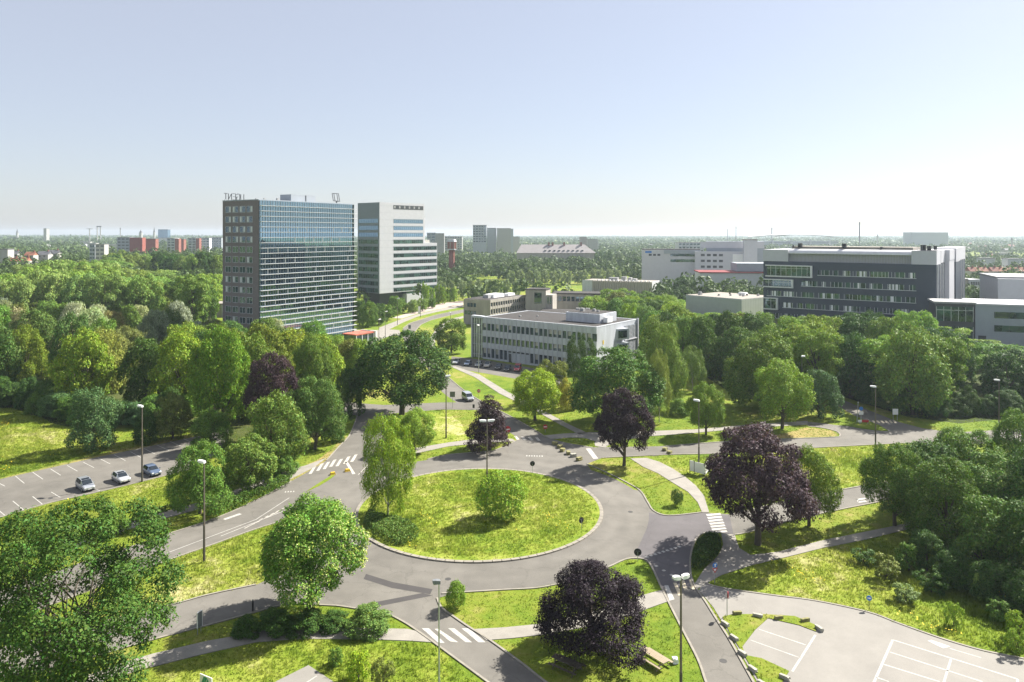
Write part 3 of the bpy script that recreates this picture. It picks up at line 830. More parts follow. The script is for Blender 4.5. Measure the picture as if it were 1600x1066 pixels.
tag(pf.build('plant_grille', m_plant, W), kind='stuff')
# panel joints in the white cladding are recessed lines in the blank corner panel
pj = MB()
for k in range(13): pj.box(.05, 10.0, -.022, -.004, 9 + 3.87 * k, 9.05 + 3.87 * k)
tag(pj.build('panel_joint', m_cladgrey, W), kind='stuff')

# ---- three storey concrete block in front
C = bld('concrete_block', (-9.4, 234.3), (0.794, -0.609), 'three storey pale concrete office block with rows of narrow windows')
LC, DC, HC = 42.2, 24.5, 13.4
MB().box(0, LC - .02, 0.35, DC, 0, HC - .3).build('wall', m_conc, C)
MB().box(0.5, LC - .5, 0.9, DC - .5, HC - .299, HC - .12).build('roof', m_roof, C)
pp = MB()
pp.box(0, LC, 0.02, .5, HC - .3, HC); pp.box(0, LC, DC - .5, DC, HC - .3, HC); pp.box(0, .5, .5, DC - .5, HC - .3, HC); pp.box(LC - .5, LC, .5, DC - .5, HC - .3, HC)
pp.build('parapet', m_conc, C)
# spandrels and piers stand proud of the windows
for z0, z1 in ((-.0, .55), (3.5, 5.2), (7.2, 9.15), (11.35, 13.099)):
    MB().box(0, LC, 0, 0.34, z0, z1).build('spandrel', m_conc, C)
nw = 25; bay = LC / nw
pier_me = MB().box(-.19, .19, -.06, .338, 0.55, 13.0).mesh('pier', m_conc)
for i in range(nw + 1):
    if 0 < i < nw: inst('pier', pier_me, C, (i * bay, 0, 0))
rib_me = MB().box(-.05, .05, -.14, -.061, 0.3, 13.2).mesh('rib', m_conc)
for i in range(1, nw): inst('rib', rib_me, C, (i * bay, 0, 0))
for z0, z1 in ((.55, 3.5), (5.2, 7.2), (9.15, 11.35)):
    f_, g_ = win_mesh(bay - .38, z1 - z0, 1 if z0 < 1 else 0, 0.09)
    fme = f_.mesh('window', m_dframe); gme = g_.mesh('pane', m_winglass)
    hb_ = MB().box(-.5, .5, -.075, -.05, -0.2, (z1 - z0) / 2 - .1).mesh('blind', m_lattice)
    for i in range(nw):
        if z0 < 1 and 6 <= i <= 10: continue
        wd = inst('window', fme, C, ((i + .5) * bay, 0.34, (z0 + z1) / 2)); inst('pane', gme, wd)
        if random.random() < .35: inst('blind', hb_, wd)
MB().box(6 * bay + .28, 11 * bay - .28, .05, .33, .55, 2.9).build('blank_panel', m_conc, C)
MB().box(6 * bay + .28, 11 * bay - .28, .12, .33, 3.0, 3.4).build('vent_strip', m_dframe, C)
MB().box(6.3 * bay, 7.0 * bay, -.02, .049, .0, 2.6).build('door', m_dframe, C)
# right hand end wall with angled bays and louvred screens
for zc in (10.0, 5.8):
    by = MB()
    y0, y1 = 11.2, 15.5
    by.face([(LC, y0, zc-1.7), (LC+2.0, y1, zc-1.7), (LC+2.0, y1, zc+1.6), (LC, y0, zc+1.6)])
    by.face([(LC+2.0, y1, zc-1.7), (LC, y1+.4, zc-1.7), (LC, y1+.4, zc+1.6), (LC+2.0, y1, zc+1.6)])
    by.face([(LC, y0, zc+1.6), (LC+2.0, y1, zc+1.6), (LC, y1+.4, zc+1.6)]); by.face([(LC, y0, zc-1.7), (LC, y1+.4, zc-1.7), (LC+2.0, y1, zc-1.7)])
    bo = by.build('angled_bay', m_conc, C)
    gl = MB()
    a = Vector((LC + .45, y0 + .55, 0)); b = Vector((LC + 1.7, y1 - .75, 0)); nrm = Vector((b.y - a.y, -(b.x - a.x), 0)).normalized() * .06
    gl.face([tuple(a + nrm + Vector((0,0,zc-1.1))), tuple(b + nrm + Vector((0,0,zc-1.1))), tuple(b + nrm + Vector((0,0,zc+1.1))), tuple(a + nrm + Vector((0,0,zc+1.1)))])
    gl.build('pane', m_winglass, bo)
for r, (z0, z1) in enumerate(((7.9, 12.1), (3.4, 7.5))):
    for i in range(3):
        y0 = 16.4 + i * 2.6
        sc = MB().box(LC, LC + .1, y0, y0 + 2.35, z0, z1).build('louvred_screen', m_cladgrey, C)
        sl = MB()
        for k in range(10): sl.box(LC + .1, LC + .16, y0 + .08, y0 + 2.27, z0 + .2 + k * .4, z0 + .32 + k * .4)
        tag(sl.build('slat', m_plant, sc), kind='stuff')
    MB().box(LC, LC + .35, 16.2, 24.4, z0 - .3, z0 - .02).build('ledge', m_cladwhite, C)
MB().box(LC + .02, LC + .5, DC - .4, DC, 0, HC + .3).build('end_fin', m_cladwhite, C)
MB().box(LC - 0.001, LC + .03, 3.4, 4.0, 8.0, 9.2).build('wall_sign', m_yellow, C)
for i in range(4): MB().box(LC, LC + .3, 15 + i * 2.4, 16.9 + i * 2.4, 1.4, 1.9).build('ledge', m_cladwhite, C)
phb = MB().box(26.5, 38.5, 8, 18, HC - .1, HC + 2.6).build('roof_plant_room', m_conc, C)
MB().box(27, 38, 8.5, 17.5, HC + 2.6, HC + 2.72).build('roof', m_roof, phb)
for x, y, s in ((30, 12, 1.2), (33, 14, .9), (35, 13, .7), (9, 8, .6), (13, 12, .5)):
    MB().cbox((x, y, (HC + 2.7 if x > 26 else HC - .1) + s * .4), (s, s, s * .8)).build('roof_vent', m_plant, C)
MB().cbox((39.5, 11, HC + .9), (1.5, 3, 1.6)).build('air_unit', m_whitep, C)
# glazed stair at its left end
st = C
MB().box(-4.6, -4.2, -.3, 1.2, 0, HC + .2).build('stair_frame', m_conc, st)
MB().box(-4.2, -.02, -.3, 1.2, HC - .5, HC + .2).build('stair_frame', m_conc, st)
MB().box(-4.2, -.02, .3, .5, 0.2, HC - .5).build('stair_glazing', M('pale_glazing', (0.45, 0.50, 0.42), 0.25, 0.35, 0.5, spec=0.6), st)
for i in range(5): MB().box(-4.2 + i * 1.02, -4.08 + i * 1.02, .1, .29, 0, HC - .5).build('mullion', m_dframe, st)
for k in range(4): MB().box(-4.1, -.1, .14, .28, 1.2 + k * 3.2, 1.4 + k * 3.2).build('landing', m_conc, st)

# ---- older concrete wings behind it
D = bld('concrete_wing', (-9.3, 316.9), (0.522, 0.853), 'weathered brown concrete office wing behind the pale block, left of its stair tower')
LD, DD, HD = 30, 14.2, 11.3
MB().box(0, LD, .4, DD, 0, HD - .2).build('wall', m_conc2, D)
MB().box(.4, LD - .4, .8, DD - .4, HD - .2, HD - .05).build('roof', m_roof, D)
MB().box(-.1, LD + .1, 0, .399, HD - 1.3, HD).build('parapet', m_conc2, D)
for z in (1.2, 5.0, 8.3):
    MB().box(0, LD, 0.02, .39, z - 1.2, z).build('spandrel', m_conc2, D)
    f_, g_ = win_mesh(1.3, 1.9, 0, .1)
    fme = f_.mesh('window', m_dframe); gme = g_.mesh('pane', m_winglass)
    for i in range(15):
        wd = inst('window', fme, D, (1 + i * 2, .38, z + .95 + .2)); inst('pane', gme, wd)
pme = MB().box(-.2, .2, -.05, .38, 0, HD - 1.3).mesh('pier', m_conc2)
for i in range(16): inst('pier', pme, D, (i * 2, 0, 0))
f_, g_ = win_mesh(1.3, 1.7, 0, .1, 'y')
fme = f_.mesh('window', m_dframe); gme = g_.mesh('pane', m_winglass)
for z in (5.2, 8.6):
    for y in (8.2, 9.9, 11.5, 13.0) if z < 6 else (8.2, 9.9, 11.5):
        wd = inst('window', fme, D, (0, y, z)); inst('pane', gme, wd)
for x, y, sx, sy, sz in ((8, 7, 3, 3, 1.4), (14, 7, 9, 5, 1.5), (25, 6, 6, 3, 1.0)):
    MB().cbox((x, y, HD + sz / 2 - .05), (sx, sy, sz), bev=.1).build('roof_light', m_whitep if sx > 4 else m_plant, D)
Dt = bld('stair_tower', (6.2, 336), (0.96, -0.28), 'square concrete stair tower rising between the old wings', 'tower')
MB().box(0, 9.6, 0, 9, 0, 14.2).build('wall', m_conc2, Dt)
MB().box(-.2, 9.8, -.2, 9.2, 14.2, 14.6).build('roof', m_roof, Dt)
MB().box(4.2, 7.6, -.05, .02, 8, 13).build('window', m_winglass, Dt)
MB().box(9.6, 12.6, .5, 9, 0, 12.0).build('annex', m_conc2, Dt)
MB().box(10.2, 10.8, .43, .5, 8, 11).build('window', m_winglass, Dt); MB().box(11.4, 12.0, .43, .5, 8, 11).build('window', m_winglass, Dt)
Dr = bld('rear_wing', (19.5, 352), (0.985, -0.17), 'long low concrete wing with a ribbon of windows behind the stair tower')
MB().box(0, 34, 0, 12, 0, 11.0).build('wall', m_conc2, Dr)
MB().box(-.3, 34.3, -.3, 12.3, 11.0, 11.5).build('roof', m_roof, Dr)
for i in range(16):
    MB().box(.6 + i * 2.1, 2.2 + i * 2.1, -.05, .02, 7.6, 9.8).build('window', m_winglass, Dr)
Dl = bld('low_hall', (11.5, 318), (0.98, -0.2), 'flat grey roof of a low concrete hall behind the pale block')
MB().box(0, 22, 0, 16, 0, 5.4).build('wall', m_conc2, Dl)
MB().box(-.2, 22.2, -.2, 16.2, 5.4, 5.8).build('roof', m_roof, Dl)
for i in range(3): MB().cbox((16 + i * 2.2, 10, 6.4), (1.7, 1.7, 1.2)).build('roof_fan', m_plant, Dl)

# ---- ribbed concrete hall
E = bld('ribbed_hall', (46, 480), (0.91, -0.4155), 'long ribbed concrete hall with plant boxes on its flat roof')
MB().box(0, 46, .3, 20, 0, 9.2).build('wall', m_conc2, E)
MB().box(.4, 45.6, .7, 19.6, 9.2, 9.35).build('roof', m_roofpale, E)
rme = MB().box(0, .9, -.3, .299, 0, 9.6).mesh('rib', m_conc2)
for i in range(26): inst('rib', rme, E, (7 + i * 1.5, 0, 0))
MB().box(0, 7, .0, .299, 0, 9.6).build('end_panel', m_conc, E)
MB().box(46, 46.3, 0, 20, 0, 9.5).build('end_wall', m_cladwhite, E)
for x, sx, sz in ((19, 6, 2.0), (26, 3, 2.6), (30, 2, 2.2), (33, 2.4, 1.6)): MB().cbox((x, 8, 9.3 + sz / 2), (sx, 4, sz)).build('roof_plant', m_plant, E)
dm = MB().cbox((0, 0, 0), (1.1, 1.1, .9), bev=.4).mesh('roof_light', m_whitep)
for i in range(14): inst('roof_light', dm, E, (10 + i * 2.6, 3, 9.75))

# ---- white shed
H_ = bld('white_shed', (87.8, 370), (0.625, -0.78), 'white metal clad hall with a beige gravel roof beside the dark brick block', 'hall')
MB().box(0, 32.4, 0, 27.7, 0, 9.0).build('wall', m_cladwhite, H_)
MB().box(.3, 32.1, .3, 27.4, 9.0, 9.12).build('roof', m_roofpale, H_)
MB().box(0, 32.38, -.04, -.002, 0, 9.0).build('front_shade_skin', m_cladgrey, H_)  # grey skin over the white wall, the front's shade put into its colour
sk = MB()
for i in range(16): sk.box(1 + i * 2, 1.06 + i * 2, -.07, -.042, .2, 8.9)
for i in range(13): sk.box(32.402, 32.43, 1 + i * 2.1, 1.06 + i * 2.1, .2, 8.9)
tag(sk.build('panel_joint', m_cladgrey, H_), kind='stuff')
for x, y, s in ((5, 5, 1.6), (14, 8, .9), (18, 12, .8), (21, 16, 1.1), (24, 14, 1.0), (22, 20, .9), (12, 20, .8), (27, 22, 1.0)):
    MB().cbox((x, y, 9.1 + s / 2), (s, s, s), bev=.2).build('roof_vent', random.choice((m_plant, m_bark)), H_)
MB().cbox((17, 24, 9.6), (5, 3, 1.2), bev=.3).build('roof_light', m_whitep, H_)

# ---- big dark brick laboratory block
B = bld('laboratory_block', (145.7 - .7915 * 59.2, 252 + .6112 * 59.2), (0.7915, -0.6112), 'large dark brick block with a white top storey on the right')
LB_, DB, HB1, HB2 = 59.2, 79.0, 29.2, 34.0
MB().box(0, LB_, 0.1, DB * .35, 0, HB1).build('wall', m_darkpanel, B)
MB().box(-.1, 9.5, 0, DB * .35, HB1, HB2 - .3).build('top_storey', m_cladwhite, B)
MB().box(51.8, LB_ + .1, 0, 14, HB1, HB2).build('top_storey', m_cladwhite, B)
MB().box(9.5, 51.8, 2.2, 22, HB1 - .2, HB2 - 1.0).build('plant_screen', m_lattice, B)
la = MB()
for i in range(84): la.box(9.6 + i * .502, 9.8 + i * .502, 2.0, 2.2, HB1, HB2 - 1.4)
tag(la.build('screen_slat', m_cladwhite, B), kind='stuff')
cr = MB()
for k in range(5):
    a0 = k / 5 * pi / 2; a1 = (k + 1) / 5 * pi / 2
    y0, z0 = .5 + 3.2 * (1 - cos(a0)), HB2 - 1.5 + 1.6 * sin(a0); y1, z1 = .5 + 3.2 * (1 - cos(a1)), HB2 - 1.5 + 1.6 * sin(a1)
    cr.face([(9.3, y0, z0), (52, y0, z0), (52, y1, z1), (9.3, y1, z1)])
cr.face([(9.3, .5, HB2 - 1.7), (52, .5, HB2 - 1.7), (52, .5, HB2 - 1.5), (9.3, .5, HB2 - 1.5)])
cr.build('curved_roof', m_alu, B)
MB().box(9.5, 51.5, 5, 20, HB2 - 1, HB2 + 1.0).build('roof_hood', m_roofpale, B)
for x, z, s in ((10, 1.2, .5), (12, 1.1, 1.4), (28, 1.1, 1.4), (41, 0.5, .8), (54, .7, 1.6), (56, .7, 1.2), (58, .9, 1.0)):
    MB().box(x, x + s, 4, 4 + s, HB2 - .6 + z, HB2 + z + s * .8).build('roof_vent', m_black, B)
for x in (5, 8, 53, 54.5): MB().bar((x, 4, HB2 - .5), (x, 4, HB2 + 2.6), .06).build('mast', m_steel, B)
# window rows: (z centre, x0, x1)
for z, x0, x1 in ((25.3, 20.5, 53.0), (21.0, 14.5, 53.0), (16.7, 1.5, 53.0), (12.4, 7.5, 53.0), (8.1, 1.5, 53.0)):
    bd = MB().box(x0, x1, .06, .2, z - .95, z + .95).build('ribbon_window', m_greenglass, B)
    MB().box(x0 - .2, x1 + .3, -.12, .099, z - 1.12, z - .952).build('sill', m_alu, bd)
    x = x0 + .3; mmw = MB(); mmb = MB(); mmd = MB()
    while x < x1 - 1.2:
        wdt = random.choice((.9, 1.2, 1.6))
        t_ = random.random()
        if t_ < .18: mmw.box(x, x + wdt * .6, 0.0, .058, z - .95, z + .95)
        elif t_ < .5: mmd.box(x, x + wdt * 1.3, 0.0, .058, z - .95, z + .95)
        mmb.box(x + wdt - .06, x + wdt + .06, -.02, .057, z - .95, z + .95)
        x += wdt + .15
    for q_, nm, mt in ((mmw, 'white_panel', m_whitep), (mmd, 'dark_infill', m_darkpanel), (mmb, 'mullion', m_alu)):
        if q_.f: tag(q_.build(nm, mt, bd), kind='stuff')
def framed(x0, x1, z0, z1, mt_l=True):
    g_ = MB().box(x0 + .5, x1 - .5, -.2, .098, z0 + .5, z1 - .4).build('framed_window', m_greenglass, B)
    fr = MB()
    fr.box(x0, x1, -.8, .09, z0, z0 + .45); fr.box(x0, x1, -.8, .09, z1 - .4, z1); fr.box(x1 - .7, x1, -.8, .09, z0 + .45, z1 - .4)
    fr.build('frame', m_alu, g_)
    mm = MB()
    n = max(2, int((x1 - x0) / 1.9))
    for i in range(1, n): mm.box(x0 + (x1 - x0) * i / n - .05, x0 + (x1 - x0) * i / n + .05, -.26, -.201, z0 + .5, z1 - .4)
    mm.box(x0 + .5, x1 - .7, -.24, -.202, z1 - 1.3, z1 - 1.2)
    tag(mm.build('mullion', m_alu, g_), kind='stuff')
framed(1.0, 18.6, 23.2, 27.8); framed(.2, 11.6, 19.0, 22.3); framed(.2, 5.8, 10.3, 15.0)
# stepped right hand side: receding bays
for i, (y0, y1, dx, m_, z1) in enumerate(((0.3, 10, .15, m_darkpanel, HB1), (11, 20, .1, m_darkpanel, HB1 + .3), (20.5, 34, 1.6, m_cladwhite, HB1 + 1.0), (35, 44, 2.0, m_darkpanel, HB1), (44.6, 53, 1.4, m_darkpanel, HB1), (53.5, DB, .4, m_darkpanel, HB1))):
    MB().box(LB_ - 6, LB_ + dx, y0, y1, 0, z1).build('side_bay', m_, B)
    MB().box(LB_ - 6, LB_ + dx + .1, y0 + .1, y1 - .1, z1 + .003, HB2 + (.4 if i > 2 else 0)).build('side_top', m_cladwhite, B)
for i in range(12): MB().box(LB_ + .1, LB_ + .5, 2 + i * 6.4, 2.25 + i * 6.4, 1, HB1).build('side_fin', m_alu, B)
# glazed link and white wing
K = bld('glazed_link', (138.6, 240), (0.93, -0.36), 'two storey glazed link with a grey roof between the dark block and the white wing')
MB().box(0, 11, 0, 12, 0, 17.2).build('core', m_dframe, K)
MB().box(-.5, 11.5, -.6, 12, 17.2, 17.8).build('roof', m_plant, K)
for z0, z1 in ((11.5, 16.2), (4.5, 9.8)):
    g_ = MB().box(.3, 10.8, -.12, -.002, z0, z1).build('glazing', m_greenglass, K)
    mm = MB()
    for i in range(6): mm.box(.3 + i * 2.07, .42 + i * 2.07, -.22, -.121, z0, z1)
    mm.box(.3, 10.8, -.2, -.122, z1 - 1.2, z1 - 1.05)
    tag(mm.build('mullion', m_alu, g_), kind='stuff')
Wg = bld('white_wing', (149.2, 236), (0.93, -0.36), 'white panelled wing with green ribbon windows at the right edge')
MB().box(0, 70, 0, 20, 0, 17.0).build('wall', m_cladgrey, Wg)
MB().box(-.2, 70.2, -.2, 20.2, 17.0, 17.5).build('parapet', m_cladwhite, Wg)
for z in (14.0, 9.7):
    bd = MB().box(5.2, 69, -.08, -.002, z - 1.0, z + 1.0).build('ribbon_window', m_greenglass, Wg)
    mm = MB()
    for i in range(16): mm.box(5.2 + i * 4, 5.32 + i * 4, -.14, -.081, z - 1.0, z + 1.0)
    tag(mm.build('mullion', m_dframe, bd), kind='stuff')
for x0 in (0.8,): MB().box(x0, x0 + 2.2, -.06, -.002, 0, 7.2).build('door', m_dframe, Wg)
for x, s in ((16, 1.6), (24, 2.2), (27, 1.8), (34, 1.4)): MB().cbox((x, 6, 17.5 + s / 2), (s, s, s)).build('roof_plant', m_plant, Wg)
MB().box(22, 60, 12, 13, 17.5, 19.0).build('upper_wall', m_cladwhite, Wg)
Wu = bld('white_hall', (191, 281), (0.93, -0.36), 'tall plain white hall with a rounded roof edge behind the white wing', 'hall')
MB().box(-4, 50, 0, 30, 0, 22.6).build('wall', m_cladwhite, Wu)
MB().box(-4.2, 50.2, 2, 30.2, 22.6, 23.3).build('roof', m_plant, Wu)
Sm = bld('office_block', (245, 392), (0.95, 0.31), 'small white two storey block with dark square windows beyond the dark block')
MB().box(0, 8, 0, 14, 0, 15.4).build('wall', m_cladwhite, Sm)
MB().box(-4.5, 0, 1, 14, 0, 15.8).build('side_block', m_conc2, Sm)
for z in (13.2, 9.8):
    for i in range(6): MB().box(.6 + i * 1.2, 1.4 + i * 1.2, -.08, .02, z - .9, z + .9).build('window', m_dframe, Sm)

# ---- white offices beyond the trees, centre right
Nn = bld('white_office', (92, 520), (0.97, -0.24), 'wide white office range with dark ribbon windows beyond the trees')
MB().box(0, 40, 0, 16, 0, 28.6).build('wall', m_cladwhite, Nn)
MB().box(-.2, 40.2, -.2, 16.2, 28.6, 29).build('roof', m_roof, Nn)
for z in (25.0, 21.0):
    MB().box(20, 39, -.1, .02, z - 1, z + .9).build('ribbon_window', m_winglass, Nn)
for i in range(3): MB().box(5 + i * 3, 7 + i * 3, -.1, .02, 24.2, 25.6).build('window', m_dframe, Nn)
MB().box(2.5, 7, -.09, .02, 26.2, 27.6).build('wall_sign', m_blue, Nn)
MB().box(15.5, 40, -.8, -.11, 25.8, 28.3).build('balcony', m_cladgrey, Nn)
N2 = bld('white_office', (126, 505), (0.97, -0.24), 'stepped white office block with small square windows and a darker upper storey')
MB().box(8, 46, 6, 20, 0, 34.5).build('upper_block', m_cladgrey, N2)
MB().box(4, 46, 5.8, 5.99, 30, 34.2).build('upper_wall', m_cladwhite, N2)
MB().box(0, 34, 0, 5.7, 0, 27.6).build('wall', m_cladwhite, N2)
for z in (25.2, 21.2, 17.2):
    for i in range(4): MB().box(4 + i * 4, 6.6 + i * 4, -.1, .02, z - .8, z + .8).build('window', m_dframe, N2)
MB().box(25, 33, -.6, -.05, 12, 26).build('white_screen', m_whitep, N2)
N3 = bld('lift_tower', (155, 490), (0.97, -0.24), 'tall plain white lift tower with a red cap beside the white offices', 'tower')
MB().box(0, 8.6, 0, 8, 0, 35.6).build('wall', m_cladwhite, N3)
MB().box(-1, 9, -.2, 8.2, 35.6, 36.1).build('roof', m_brick, N3)
N4 = bld('workshop', (113, 440), (0.99, -0.12), 'low white workshop with a thin red roof stripe left of the dark block')
MB().box(0, 70, 0, 25, 0, 16.2).build('wall', m_cladwhite, N4)
MB().box(-.6, 70.6, -.6, 25.6, 16.3, 16.9).build('red_fascia', M('dull_red', (0.20, 0.03, 0.03)), N4)
MB().box(22, 70, 4, 25, 17.2, 22.0).build('upper_wall', m_cladgrey, N4)

# ------------------------------------------------------------------ trees
def unit(v): return v / np.maximum(1e-6, np.linalg.norm(v, axis=1, keepdims=True))

def leaf_quads(C, Nn, T, L, Wd):
    B_ = unit(np.cross(Nn, T)); T = unit(np.cross(B_, Nn))
    a = T * L[:, None]; b = B_ * Wd[:, None]
    fold = Nn * (Wd * 0.35)[:, None]
    V = np.empty((len(C), 4, 3), np.float32)
    V[:, 0] = C - a; V[:, 1] = C + b * 0.9 - a * 0.15 + fold; V[:, 2] = C + a; V[:, 3] = C - b * 0.9 + a * 0.1 + fold
    return V.reshape(-1, 3)

def shape_fn(kind, t):
    if kind == 'round': return np.sqrt(np.clip(1 - (2 * t - 1) ** 2, 0, 1)) * .98 + .02
    if kind == 'oval': return (1 - np.abs(2 * np.clip(t, 0, 1) ** .92 - 1) ** 2.3).clip(0, 1) ** .5
    if kind == 'egg': return (1 - np.abs(2 * np.clip(t, 0, 1) ** .78 - 1) ** 2.2).clip(0, 1) ** .52
    if kind == 'cone': return np.clip(1.02 - t, 0, 1) ** 0.75
    if kind == 'vase': return np.clip(np.sin(pi * np.clip(t * .86 + .05, 0, 1) ** 1.5), 0, 1) ** 0.6
    if kind == 'dome': return np.sqrt(np.clip(1 - t ** 2.2, 0, 1))
    return np.sqrt(np.clip(1 - (2 * t - 1) ** 4, 0, 1))

def make_crown(seed, n, leaf, zb, shape='round', lobes=26, lr=0.3, droop=0.0, flat=0.0, gap=0.0, inner=0.10):
    g = np.random.default_rng(seed)
    tt = np.linspace(.02, .985, 200); cw = np.cumsum(shape_fn(shape, tt) + .12); cw /= cw[-1]
    t = np.interp((np.arange(lobes) + g.uniform(.1, .9, lobes)) / lobes, cw, tt)
    ang = np.arange(lobes) * 2.39996 + g.uniform(-.5, .5, lobes)
    LRs = lr * g.uniform(.62, 1.45, lobes) * (0.7 + .3 * shape_fn(shape, t))
    lop = 1 + .10 * np.sin(ang * 2 + seed) + .07 * np.sin(ang * 3 + t * 5 + seed)      # uneven outline
    rr = shape_fn(shape, t) * (1 - lr * .7) * g.uniform(.80, 1.10, lobes) * lop
    rr = np.where(np.arange(lobes) % 4 == 3, rr * g.uniform(.3, .7, lobes), rr)
    LC_ = np.stack([rr * np.cos(ang), rr * np.sin(ang), zb + (2 - zb) * (t * (1 - lr * .55) + lr * .12)], 1)
    pick = g.choice(lobes, int(n * 1.9), p=LRs ** 2 / np.sum(LRs ** 2))
    d = unit(g.normal(size=(len(pick), 3)))
    ow = unit(np.stack([LC_[:, 0], LC_[:, 1], np.full(lobes, .55) + .5 * (t - .4)], 1))[pick]      # outward and up
    dt = np.einsum('ij,ij->i', d, ow)
    d = np.where(((dt < -.12) & (g.random(len(d)) < .85))[:, None], d - 2 * dt[:, None] * ow, d)
    rad = np.where(g.random(len(d)) < inner, g.uniform(.2, .8, len(d)), g.uniform(.70, 1.10, len(d)))
    sq = np.array([1, 1, .8 - flat * .45])
    # sub-clumps: small bumps on every lobe
    bump = 1 + .26 * np.sin(d[:, 0] * 8 + pick) * np.sin(d[:, 1] * 7.3 + pick * 2.1) * np.cos(d[:, 2] * 7.7) + .10 * np.sin(d[:, 0] * 17 + pick * 3) * np.sin(d[:, 1] * 15)
    P = LC_[pick] + d * (rad * bump * LRs[pick])[:, None] * sq
    buried = np.zeros(len(P), bool)
    for i in range(lobes):
        q = (P - LC_[i]) / (LRs[i] * sq)
        buried |= (np.einsum('ij,ij->i', q, q) < .5) & (pick != i)
    keep = ~buried | (g.random(len(P)) < .12)
    P = P[keep]; d = d[keep]
    if gap > 0:
        k = np.sin(P[:, 0] * 5.1 + seed) * np.sin(P[:, 1] * 4.7 + seed * 2) * np.sin(P[:, 2] * 5.3) > -(1 - gap) * .5
        P = P[k]; d = d[k]
    P = P[:n]; d = d[:n]
    Nn = unit(d * .62 + g.normal(size=d.shape) * .45 + np.array([0, 0, .55]))
    T = g.normal(size=d.shape)
    L = leaf * g.uniform(.55, 1.35, len(P)); Wd = L * g.uniform(.5, .85, len(P))
    if droop > 0:
        T = np.where((g.random(len(P)) < droop)[:, None], np.array([0, 0, -1.0]) + g.normal(size=T.shape) * .3, T)
    V = [leaf_quads(P, Nn, T, L, Wd)]
    if droop > .4:                      # hanging strands
        ns = int(n / 34)
        src = P[g.integers(0, len(P), ns)]
        ln = g.uniform(.15, .62, ns) * droop
        for k in range(10):
            f = (k + 1) / 10
            C = src + np.stack([g.normal(size=ns) * .02, g.normal(size=ns) * .02, -ln * f], 1)
            C[:, 2] = np.maximum(C[:, 2], .04)
            V.append(leaf_quads(C, unit(g.normal(size=(ns, 3)) * np.array([1, 1, .25])), np.tile(np.array([0, 0, -1.0]), (ns, 1)) + g.normal(size=(ns, 3)) * .2,
                                leaf * g.uniform(.7, 1.3, ns), leaf * g.uniform(.25, .45, ns)))
    V = np.concatenate(V)
    zt = np.percentile(V[:, 2], 99.7); zl = zb * .6
    rd = np.percentile(np.hypot(V[:, 0], V[:, 1]), 98.0)
    for A in (V, LC_):
        A[:, 2] = np.where(A[:, 2] > zl, zl + (A[:, 2] - zl) * (2 - zl) / (zt - zl), A[:, 2])
        A[:, :2] /= rd
    Fq = np.arange(len(V)).reshape(-1, 4)
    return V, Fq, LC_

def make_trunk(seed, LC_, zb, r=0.055, limbs=9, multi=1):
    g = random.Random(seed)
    mb = MB()
    for s in range(multi):
        off = Vector((g.uniform(-.06, .06), g.uniform(-.06, .06), 0)) * (multi - 1)
        p = Vector((0, 0, -.02)) + off; rad = r * (1.15 if multi == 1 else .75)
        top = Vector((g.uniform(-.08, .08) + off.x * 3, g.uniform(-.08, .08) + off.y * 3, zb + .55 * (2 - zb)))
        pts = [p + (top - p) * k / 4 + Vector((g.uniform(-.02, .02), g.uniform(-.02, .02), 0)) * (1 if 0 < k < 4 else 0) for k in range(5)]
        for k in range(4):
            mb.tube(pts[k], pts[k+1], rad * (1 - k * .2), rad * (1 - (k + 1) * .2), 7, caps=False)
        idx = list(range(len(LC_))); g.shuffle(idx)
        for i in idx[:limbs]:
            e = Vector(LC_[i]); f = max(.2, min(.85, (e.z - zb * .3) / 2.2))
            a = p + (top - p) * f * .8
            m_ = (a + e) / 2 + Vector((g.uniform(-.05, .05), g.uniform(-.05, .05), .05))
            mb.tube(a, m_, rad * .42, rad * .26, 5, caps=False); mb.tube(m_, e, rad * .26, rad * .08, 5, caps=False)
    return mb

CR = {}; TK = {}
def variant(key, seed, n, leaf, zb, bark=None, tr=0.055, limbs=9, multi=1, **kw):
    V, Fq, LC_ = make_crown(seed, n, leaf, zb, **kw)
    CR[key] = mesh_np('crown', V, Fq, m_leaf)
    TK[key] = make_trunk(seed, LC_, zb, tr, limbs, multi).mesh('trunk', bark or m_bark)

variant('maple', 11, 38000, .0225, .44, shape='egg', lobes=62, lr=.25)
variant('open', 23, 60000, .0150, .24, shape='oval', lobes=80, lr=.19, gap=.18, limbs=16, multi=3, tr=.030)
variant('birch', 31, 24000, .022, .14, shape='round', lobes=30, lr=.28, gap=.12, droop=.8, bark=m_birchbark, tr=.03)
variant('birch2', 37, 18000, .023, .28, shape='egg', lobes=40, lr=.23, droop=.9, bark=m_birchbark, tr=.03)
variant('beech', 41, 36000, .0215, .46, shape='egg', lobes=72, lr=.23, droop=.3, flat=.45)
variant('beech2', 43, 40000, .0205, .42, shape='dome', lobes=64, lr=.26, droop=.45, flat=.2)
variant('beechcone', 47, 15000, .030, .16, shape='cone', lobes=48, lr=.28, droop=.3, flat=.75)
variant('lime', 53, 28000, .0245, .36, shape='egg', lobes=50, lr=.27)
variant('oak', 59, 34000, .023, .26, shape='round', lobes=72, lr=.235)
variant('oak2', 61, 34000, .023, .22, shape='dome', lobes=66, lr=.245)
variant('mid_a', 67, 16000, .033, .08, shape='oval', lobes=44, lr=.28)
variant('mid_b', 71, 16000, .033, .06, shape='dome', lobes=48, lr=.26)
variant('mid_c', 73, 16000, .033, .10, shape='round', lobes=46, lr=.27, flat=.4)
variant('mid_d', 79, 16000, .033, .08, shape='egg', lobes=42, lr=.29)
variant('flat', 83, 18000, .030, .20, shape='vase', lobes=56, lr=.25, flat=.9)
